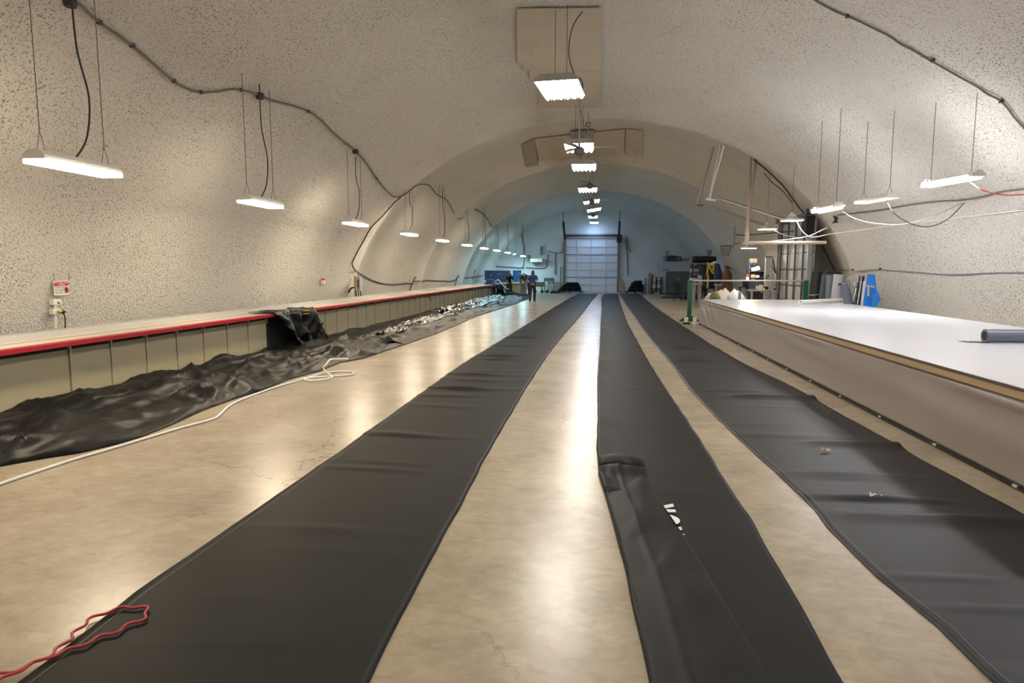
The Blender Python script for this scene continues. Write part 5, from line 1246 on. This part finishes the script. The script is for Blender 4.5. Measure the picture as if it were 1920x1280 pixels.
# shelf, fire extinguisher, workbench
fe = thing('fire_extinguisher', 'red fire extinguisher with a white label on a post left of the shelf', 'fire extinguisher', PY(1401, 522, 27.44)); c = PY(1401.5, 522, 27.44)
B().lathe([(0, -0.19), (0.062, -0.19), (0.065, 0.10), (0.04, 0.16), (0.02, 0.18), (0, 0.18)], c, 16).build('cylinder', 'signred', fe, smooth=True)
B().lathe([(0.067, -0.07), (0.067, 0.06)], c, 16).build('label', 'signwhite', fe); B().box(c + Vector((0, 0, 0.22)), (0.07, 0.05, 0.07)).build('valve', 'black', fe)
B().tube(smooth_path([c + Vector((0.02, 0, 0.22)), c + Vector((0.09, 0, 0.15)), c + Vector((0.08, 0, -0.05))], 4), 0.012, 5).build('hose', 'black', fe)
sh2 = thing('shelf_unit', 'dark shelf unit crowded with boxes beside the fire extinguisher', 'shelf', PY(1417, 550, 27.6)); y_ = 27.6
xa, xb = PY(1404, 540, y_).x, PY(1432, 540, y_).x
for x in (xa, xb): B().boxb(x - 0.02, x + 0.02, y_, y_ + 0.4, 0, PY(1417, 497, y_).z).build('side', 'darkmetal', sh2)
for py in (546, 532, 521, 509): z = PY(1417, py, y_).z; B().boxb(xa, xb, y_, y_ + 0.4, z, z + 0.025).build('shelf', 'darkmetal', sh2)
B().boxb(xa - 0.12, xa - 0.05, y_ - 0.1, y_, 0, PY(1400, 503, y_).z).build('post', 'black', sh2)
B().boxb(xa + 0.02, xb - 0.02, y_ + 0.38, y_ + 0.4, 0, PY(1417, 497, y_).z).build('back', 'greybox', sh2)
def on_shelf(a, b, py0, py1, m, nm, label, cat, y=y_ + 0.05, rot=0.0):
    p, q = PY(a, py1, y), PY(b, py0, y); o = B().box(((p.x + q.x) / 2, y + 0.14, (p.z + q.z) / 2), (q.x - p.x, 0.26, q.z - p.z), R=Matrix.Rotation(rot, 3, 'Y')).build(nm, m, None, bevel=0.01); tag(o, label, cat, 'things on the dark shelf unit'); return o
on_shelf(1408, 1416, 514.3, 524, 'lightwood', 'carton', 'yellow carton on the dark shelf unit', 'box', y_ + 0.02)
on_shelf(1417, 1424, 516, 520.4, 'print', 'tape_box', 'white box beside the yellow carton on the shelf unit', 'box')
on_shelf(1409, 1425, 500, 507.5, 'print', 'paper_stack', 'tilted pile of pale papers on the top of the shelf unit', 'paper', y_, -0.25)
on_shelf(1406, 1420, 484.5, 493, 'carton', 'cardboard_box', 'reddish brown box at the very top of the shelf unit', 'box')
on_shelf(1407, 1426, 509, 520.2, 'black', 'storage_box', 'black box below the tilted papers on the shelf unit', 'box', y_ + 0.1)
o = B().ell(PY(1410, 497, y_ + 0.1), (0.16, 0.14, 0.13)).box(PY(1409, 495, y_ - 0.03), (0.1, 0.05, 0.1)).build('helmet', 'navy', None, smooth=True); tag(o, 'round navy helmet-like object under the brown box on the shelf unit', 'helmet', 'things on the dark shelf unit')
wk = thing('workbench', 'steel workbench cluttered with tools beyond the far end of the white table', 'workbench', PY(1432, 550, 25)); y_ = 25.0
xa, xb = PY(1408, 540, y_).x, PY(1457, 540, y_).x; z = PY(1430, 543.5, y_).z
B().boxb(xa, xb, y_, y_ + 0.8, z - 0.05, z).build('top', 'metal', wk)
for x in (xa + 0.05, (xa + xb) / 2 + 0.1, xb - 0.05):
    for yy in (y_ + 0.05, y_ + 0.75): B().boxb(x - 0.03, x + 0.03, yy - 0.03, yy + 0.03, 0, z - 0.05).build('leg', 'metal', wk)
B().boxb(xa + 0.1, (xa + xb) / 2, y_ + 0.1, y_ + 0.7, 0.1, z - 0.12).build('drawer_box', 'black', wk)
B().boxb(xa - 0.02, (xa + xb) / 2, y_ + 0.78, y_ + 0.82, z - 0.05, PY(1430, 527, y_).z).build('back_panel', 'greybox', wk)
def on_bench(px, w, h, m, nm, label, d=0.2, y=y_ + 0.2, round_=False):
    x = PY(px, 540, y).x
    o = (B().lathe([(0, 0), (w / 2, 0), (w / 2, h), (0, h)], (x, y + d / 2, z + 0.002), 14) if round_ else B().box((x, y + d / 2, z + h / 2 + 0.002), (w, d, h))).build(nm, m, None, bevel=0.008); tag(o, label, 'tool', 'things on the steel workbench'); return o
on_bench(1420, 0.09, 0.14, 'print', 'tape_roll', 'white round tub on the workbench', 0.1, round_=True)
on_bench(1427, 0.14, 0.17, 'print', 'white_box', 'white box at the back of the workbench', 0.1, y_ + 0.5)
on_bench(1432.5, 0.10, 0.07, 'yellow', 'tape_measure', 'bright yellow-green tape tool on the workbench', 0.08, y_ + 0.1)
on_bench(1437.5, 0.12, 0.12, 'black', 'power_tool', 'black power tool beside the yellow tape tool', 0.15, y_ + 0.3)
on_bench(1448, 0.26, 0.09, 'grey', 'hand_tool', 'grey hand tool near the vice end of the workbench', 0.2)
on_bench(1453.5, 0.12, 0.06, 'maroon', 'rag', 'reddish rag at the side-door end of the workbench', 0.2)
on_bench(1414, 0.22, 0.03, 'dark', 'tray', 'flat dark tray at the extinguisher end of the workbench', 0.3)
gr = thing('bench_grinder', 'grey upright machine with dark guard on the workbench, before the white ribbed sheet', 'machine', PY(1445, 530, y_ + 0.4)); x = PY(1445, 530, y_).x
B().boxb(x - 0.06, x + 0.08, y_ + 0.3, y_ + 0.5, z, PY(1445, 518.5, y_).z).build('column', 'grey', gr); B().box(PY(1439, 519, y_ + 0.35), (0.11, 0.08, 0.16), R=Matrix.Rotation(0.35, 3, 'Y')).build('guard', 'greybox', gr)
B().tube([PY(1447, 527, y_ + 0.4), PY(1458, 525, y_ + 0.4)], 0.03, 6).build('arm', 'darkmetal', gr)
wp = thing('ribbed_sheet', 'tall white ribbed sheet standing behind the workbench', 'sheet', PY(1440, 550, 26.3)); y_ = 26.3
xa, xb = PY(1433.5, 540, y_).x, PY(1446, 540, y_).x; z = PY(1440, 482.5, y_).z
B().boxb(xa, xb, y_, y_ + 0.06, 0, z).build('sheet', 'signwhite', wp)
for u in (0.02, 0.35, 0.62, 0.98): B().boxb(xa + (xb - xa) * u - 0.012, xa + (xb - xa) * u + 0.012, y_ - 0.02, y_, 0, z).build('rib', 'rolllight', wp)
B().boxb(xa - 0.03, xb + 0.03, y_ - 0.02, y_ + 0.08, z, z + 0.04).build('cap', 'darkmetal', wp)
bd = thing('bracket_arm', 'olive angled bracket on the vault wall right of the white ribbed sheet', 'bracket', PY(1452, 500, 26.4))
B().tube([PY(1448.5, 484, 26.3), PY(1455, 512, 26.3)], 0.03, 4).tube([PY(1446.5, 497, 26.3), PY(1453, 511, 26.3), PY(1460, 514, 26.3)], 0.025, 4).build('arm', 'olive', bd)
t = thing('tall_stool', 'black high stool between the clear bag and the fire extinguisher', 'stool', PY(1392, 555, 25.8)); x = PY(1394, 550, 25.8).x
zt = PY(1394, 537.5, 25.8).z
B().box((x, 25.8, zt), (0.34, 0.3, 0.05)).build('seat', 'black', t, bevel=0.015)
for sx in (-0.13, 0.13):
    for sy_ in (-0.11, 0.11): B().tube([(x + sx, 25.8 + sy_, zt), (x + sx * 1.2, 25.8 + sy_ * 1.2, 0)], 0.02, 6).build('leg', 'black', t)
o = B().box((x + 0.05, 25.8, zt + 0.13), (0.2, 0.2, 0.2)).build('tool_bag', 'black', None, bevel=0.04); tag(o, 'small black bag sitting on the high stool', 'bag')

# blue cabinets on the counter side
by = 45.5; t = thing('metal_cabinet', 'long dark blue metal cabinet at the far end of the counter', 'cabinet', PY(930, 550, by))
xa, xb = PY(908.5, 520, by).x, PY(955, 520, by).x; z1 = PY(930, 507, by).z
xa = max(xa, -vault_x(z1, by) + 0.05)
B().boxb(xa, xb, by, by + 0.7, 0.0, z1).build('body', 'navy', t, bevel=0.01)
for k in range(3): B().boxb(xa + (xb - xa) * k / 3 + 0.02, xa + (xb - xa) * (k + 1) / 3 - 0.02, by - 0.02, by, 0.1, z1 - 0.05).build('door', 'navy', t)
for k in range(7): B().boxb(xa + (xb - xa) * (0.5 + 0.035 * k), xa + (xb - xa) * (0.522 + 0.035 * k), by - 0.024, by - 0.02, z1 - 0.28, z1 - 0.21).build('lettering', 'rollgrey', t)
B().ell((PY(917, 516, by).x + 0.15, by - 0.03, PY(917, 516, by).z), (0.03, 0.02, 0.04)).build('door_handle', 'print', t)
t = thing('metal_cabinet', 'bright blue cabinet behind the people, with a square outline on it', 'cabinet', PY(969, 540, 46.5))
xa, xb = PY(961.5, 520, 46.5).x, PY(976, 520, 46.5).x; z1 = PY(969, 506.5, 46.5).z
B().boxb(xa, xb, 46.5, 47.0, 0, z1).build('body', 'blue', t)
p, q = PY(969.5, 508.3, 46.47), PY(974, 515, 46.47)
B().tube([(p.x, 46.47, p.z), (q.x, 46.47, p.z), (q.x, 46.47, q.z), (p.x, 46.47, q.z), (p.x, 46.47, p.z)], 0.014, 4).build('outline', 'rolllight', t)
ct2 = thing('counter', 'short tan-topped work counter the people lean on, past the long one', 'counter', PY(978, 550, 42.6))
xa, xb = -6.6, PY(979, 535, 42.2).x
B().boxb(xa, xb, 42.2, 45.2, 0.76, 0.80).build('worktop', 'lightwood', ct2); B().boxb(xa + 0.1, xb - 0.12, 42.3, 45.1, 0, 0.76).build('body', 'cream', ct2)
for k in range(6): yy = 42.3 + k * 0.48; B().boxb(xb - 0.125, xb - 0.105, yy, yy + 0.46, 0.02, 0.74).build('panel', 'cream', ct2)
for k in range(5): xx = xb - 0.14 - k * 0.3; B().boxb(xx - 0.28, xx, 42.28, 42.3, 0.02, 0.74).build('panel', 'cream', ct2)
o = B().box((xb - 0.45, 42.9, 0.84), (0.5, 0.4, 0.07), R=Matrix.Rotation(0.1, 3, 'Z')).build('paper_stack', 'print'); tag(o, 'white papers on the tan counter in front of the leaning person', 'paper')
o = B().lathe([(0, 0), (0.10, 0), (0.12, 0.24), (0, 0.26)], (xb - 0.12, 42.6, 0.803), 12).build('jar', 'olive'); tag(o, 'pale green jar on the tan counter in front of the leaning person', 'jar')
t = thing('sewing_machine', 'dark machine on the long counter end beside the blue cabinet', 'machine', (cfront(39.5) - 0.5, 39.4, CT))
x = cfront(39.4) - 0.45
B().boxb(x - 0.3, x + 0.3, 39.2, 39.5, CT, CT + 0.05).build('base', 'black', t); B().boxb(x - 0.3, x + 0.25, 39.28, 39.42, CT + 0.24, CT + 0.34).boxb(x + 0.13, x + 0.27, 39.28, 39.42, CT, CT + 0.3).build('arm', 'navy', t, bevel=0.02); B().ell((x - 0.25, 39.35, CT + 0.2), (0.06, 0.05, 0.08)).build('head', 'print', t)
# dark sheets hung over the counter's far end
o = drape(38.4, 41.4, (38.8, 41.6), 'black and white sheet heaped over the far end of the counter beside the people', 'tarp', 2.2, back=0.5)
g = []
for i in range(15):
    v = i / 14
    c = Vector((cfront(40) - 0.15 + 0.75 * v, 39.2 + 1.2 * v, CT + 0.22 * math.sin(math.pi * min(1, v * 1.6 + 0.1)) + 0.06 - 0.62 * max(0, v - 0.3) ** 1.1))
    g.append([c + Vector((0.02 * math.sin(j * 2), -0.10 + 0.05 * j, 0.02 * math.sin(j * 1.7 + i))) for j in range(5)])
B().grid(g).build('white_stripe', 'print', o, smooth=True, solid=0.01)
g = [[(cfront(41) + 0.2 + 1.5 * u, 40.2 + 1.9 * v, 0.02 + 0.42 * (1 - u) ** 1.4 * math.sin(math.pi * v) ** 0.5 + 0.07 * crumple(u * 3, v * 3, 1, 4)) for u in np.linspace(0, 1, 20)] for v in np.linspace(0, 1, 16)]
o = B().grid(g).build('tarp', 'tarp', None, smooth=True, solid=0.004); tag(o, 'black tarp end spreading on the floor at the feet of the people', 'tarp', 'tarps heaped along the counter foot')

# ------------------------------------------------------------------ people
def body_mesh(J, E):
    # J: name -> (position, radius-x, radius-y); E: bones; grown into one skin
    names = list(J); me = bpy.data.meshes.new('person'); idx = {n: i for i, n in enumerate(names)}
    me.from_pydata([J[n][0] for n in names], [(idx[a], idx[b]) for a, b in E], [])
    o = bpy.data.objects.new('tmp', me); COL.objects.link(o)
    md = o.modifiers.new('skin', 'SKIN'); md.use_smooth_shade = True; md.branch_smoothing = 0.6
    for n in names:
        sv = me.skin_vertices[0].data[idx[n]]; sv.radius = (J[n][1], J[n][2]); sv.use_root = (n == 'pelvis')
    s = o.modifiers.new('sub', 'SUBSURF'); s.levels = 2; s.render_levels = 2
    dg = bpy.context.evaluated_depsgraph_get(); out = bpy.data.meshes.new_from_object(o.evaluated_get(dg)); bpy.data.objects.remove(o, do_unlink=True)
    return [Vector(v.co) for v in out.vertices], [tuple(p.vertices) for p in out.polygons], [Vector(v.normal) for v in out.vertices]
def person(name_label, J, E, loc, rz, garments, hair_len=0.0, hands=()):
    t = thing('person', name_label, 'person', loc); R = Matrix.Rotation(rz, 3, 'Z'); loc = Vector(loc)
    V, F, N = body_mesh(J, E); T = lambda p: loc + R @ Vector(p)
    mb = B(); mb.add([T(v) for v in V], F)
    hd = Vector(J['head'][0]); f = (Vector(J['brow'][0]) - hd).normalized() if 'brow' in J else Vector((0, 1, 0))
    upv = (Vector(J['crown'][0]) - Vector(J['neck'][0])).normalized(); sdv = f.cross(upv).normalized()
    for hpos, hdir, side in hands:   # five bent fingers on each palm
        h = Vector(hpos); d = Vector(hdir).normalized(); n = Vector(side).normalized(); w = d.cross(n).normalized()
        mb.ell(T(h + d * 0.03), (0.035, 0.035, 0.035), 10, 7)
        for k, ln in enumerate((0.070, 0.080, 0.075, 0.060)):
            b0 = h + d * 0.05 + w * (0.030 - 0.02 * k)
            mb.tube([T(b0), T(b0 + d * ln * 0.5), T(b0 + d * ln * 0.85 - n * 0.02), T(b0 + d * ln - n * 0.045)], [0.0095, 0.009, 0.0085, 0.006], 6)
        b0 = h + d * 0.01 + w * 0.035
        mb.tube([T(b0), T(b0 + w * 0.03 + d * 0.025), T(b0 + w * 0.035 + d * 0.055)], [0.011, 0.010, 0.007], 6)
    # nose, ears
    mb.ell(T(hd + f * 0.105 - upv * 0.01), (0.014, 0.018, 0.02), 8, 6)
    for s in (-1, 1): mb.ell(T(hd + sdv * s * 0.078 - upv * 0.005), (0.012, 0.02, 0.032), 8, 6)
    bo = mb.build('body', 'skin', t, smooth=True)
    for s in (-1, 1): B().ell(T(hd + f * 0.090 + sdv * s * 0.032 + upv * 0.022), (0.013, 0.010, 0.008), 8, 6).build('eye', 'signblack', t)
    B().ell(T(hd + f * 0.094 - upv * 0.045), (0.024, 0.008, 0.006), 8, 6).build('mouth', 'maroon', t)
    for nm, m, test, off in garments:
        keep = [fc for fc in F if test(sum((V[i] for i in fc), Vector()) / len(fc))]
        ids = sorted({i for fc in keep for i in fc}); mp = {i: k for k, i in enumerate(ids)}
        g = B(); g.add([T(V[i] + N[i] * off) for i in ids], [tuple(mp[i] for i in fc) for fc in keep])
        if keep: g.build(nm, m, t, smooth=True, solid=0.006)
    # hair: a cap over the back and crown of the skull
    hb = B(); rr = 0.108
    for i in range(9):
        pass
    g = []
    for i in range(10):
        a = math.pi * i / 9 * 0.62
        row = []
        for k in range(20):
            b = 2 * math.pi * k / 20
            front = max(0, math.cos(b)); aa = a * (1 - 0.42 * front)
            p = hd + upv * 0.012 + (upv * math.cos(aa) * 1.22 + (f * math.cos(b) * 1.03 + sdv * math.sin(b) * 0.86) * math.sin(aa)) * (rr * 0.93)
            p += -upv * hair_len * (i / 9) ** 2 * (1 - front)
            row.append(T(p))
        g.append(row)
    hb.grid(g, closed=True); hb.build('hair', 'hair', t, smooth=True, solid=-0.015)
    return t
EB = [('pelvis', 'waist'), ('waist', 'chest'), ('chest', 'neck'), ('neck', 'head'), ('head', 'crown'), ('chest', 'shl'), ('shl', 'ell'), ('ell', 'wrl'), ('wrl', 'hal'), ('chest', 'shr'), ('shr', 'elr'), ('elr', 'wrr'), ('wrr', 'har'),
      ('pelvis', 'hil'), ('hil', 'knl'), ('knl', 'anl'), ('anl', 'tol'), ('pelvis', 'hir'), ('hir', 'knr'), ('knr', 'anr'), ('anr', 'tor')]
def rig(P, s=1.0):
    RAD = dict(pelvis=(.155, .115), waist=(.135, .10), chest=(.165, .115), neck=(.055, .055), head=(.078, .094), crown=(.055, .065), hi=(.085, .085), kn=(.058, .058), an=(.042, .045), to=(.040, .03), sh=(.062, .062), el=(.044, .044), wr=(.028, .028), ha=(.03, .02))
    J = {}
    for n, p in P.items():
        k = n if n in RAD else n[:2]
        J[n] = (Vector(p) * s, RAD[k][0] * s, RAD[k][1] * s)
    return J
# person in blue, seen from behind, hands clasped at the back
P = dict(pelvis=(0, 0, .88), waist=(0, .01, 1.03), chest=(0, .03, 1.24), neck=(0, .04, 1.40), head=(0.01, .07, 1.50), crown=(0.01, .075, 1.585),
         shl=(-.175, .01, 1.33), ell=(-.25, -.09, 1.10), wrl=(-.07, -.17, .955), hal=(0.0, -.18, .93), shr=(.175, .01, 1.33), elr=(.25, -.09, 1.10), wrr=(.08, -.18, .975), har=(.02, -.19, .945),
         hil=(-.09, 0, .82), knl=(-.11, -.01, .46), anl=(-.13, -.07, .10), tol=(-.14, .06, .035), hir=(.09, 0, .82), knr=(.10, .03, .45), anr=(.10, .03, .07), tor=(.11, .17, .035))
sl = lambda c: 1.0 < c.z
pA = PZ(998.5, 565.5)
def shirtA(c): return (0.93 < c.z < 1.40 and abs(c.x) < 0.155) or (1.14 < c.z < 1.42 and abs(c.x) >= 0.155)
person('person in a navy blue shirt walking away, hands clasped behind the back', rig(P, 1.02), EB, (pA.x, pA.y, 0), 0.06,
       [('shirt', 'shirt_blue', lambda c: shirtA(c / 1.02) and c.z > 0.92, 0.014), ('trousers', 'black', lambda c: 0.10 < c.z < 0.99 and c.y > -0.155 and abs(c.x) < 0.21, 0.012), ('shoe', 'shoe', lambda c: c.z < 0.11, 0.008)],
       0.05, hands=[((.0, -.185, .94), (0.75, -0.1, -0.25), (0, -1, 0)), ((.03, -.20, .955), (-0.75, -0.1, -0.3), (0, -1, 0))])
# person in dark green leaning on the tan counter
P = dict(pelvis=(0, 0, .90), waist=(0, .07, 1.04), chest=(0, .21, 1.22), neck=(0, .33, 1.33), head=(0, .42, 1.38), crown=(0, .49, 1.435),
         shl=(-.17, .25, 1.27), ell=(-.21, .40, 1.02), wrl=(-.14, .55, .86), hal=(-.12, .63, .845), shr=(.17, .25, 1.27), elr=(.21, .40, 1.02), wrr=(.14, .55, .86), har=(.12, .63, .845),
         hil=(-.09, 0, .83), knl=(-.11, .02, .46), anl=(-.11, -.02, .08), tol=(-.12, .11, .035), hir=(.09, 0, .83), knr=(.11, .05, .46), anr=(.11, .0, .08), tor=(.12, .13, .035))
Jg = rig(P, 1.0); Jg['brow'] = (Vector((0, .48, 1.30)), .02, .02)
def person2(label, P, loc, rz, garments, hair, hands, brow, s=1.0):
    J = rig(P, s); J2 = dict(J); V = J.pop('brow', None)
    t = person(label, J, EB, loc, rz, garments, hair, hands); return t
person2('person in a dark green top and mottled skirt leaning over the tan counter', P, (PY(986, 550, 42.9).x, 42.9, 0), 1.45,
        [('top', 'shirt_green', lambda c: c.z > 0.90 and not (c.y > 0.29 and c.z > 1.27) and not c.y > 0.37, 0.014), ('skirt', 'skirt_print', lambda c: 0.38 < c.z < 0.95 and c.y < 0.2, 0.03), ('shoe', 'shoe', lambda c: c.z < 0.10, 0.008)],
        0.08, [((-.12, .63, .845), (0, 1, -.1), (0, 0, 1)), ((.12, .63, .845), (0, 1, -.1), (0, 0, 1))], None)
person2('person in maroon mostly hidden behind the one in the blue shirt', P, (PY(993, 550, 44.3).x, 44.3, 0), 1.2,
        [('top', 'maroon', lambda c: c.z > 0.90 and not (c.y > 0.29 and c.z > 1.27) and not c.y > 0.37, 0.014), ('trousers', 'black', lambda c: 0.1 < c.z < 0.95 and c.y < 0.2, 0.012), ('shoe', 'shoe', lambda c: c.z < 0.10, 0.008)],
        0.02, [((-.12, .63, .845), (0, 1, -.1), (0, 0, 1)), ((.12, .63, .845), (0, 1, -.1), (0, 0, 1))], None)
P3 = dict(P)
person2('person in black bending over the sheet at the counter end, face to the camera', P3, (PY(956, 545, 42.3).x, 41.95, 0), math.pi + 0.25,
        [('top', 'black', lambda c: c.z > 0.90 and not (c.y > 0.29 and c.z > 1.27) and not c.y > 0.45, 0.014), ('trousers', 'black', lambda c: 0.1 < c.z < 0.95 and c.y < 0.2, 0.012), ('shoe', 'shoe', lambda c: c.z < 0.10, 0.008)],
        0.18, [((-.12, .63, .845), (0, 1, -.1), (0, 0, 1)), ((.12, .63, .845), (0, 1, -.1), (0, 0, 1))], None)
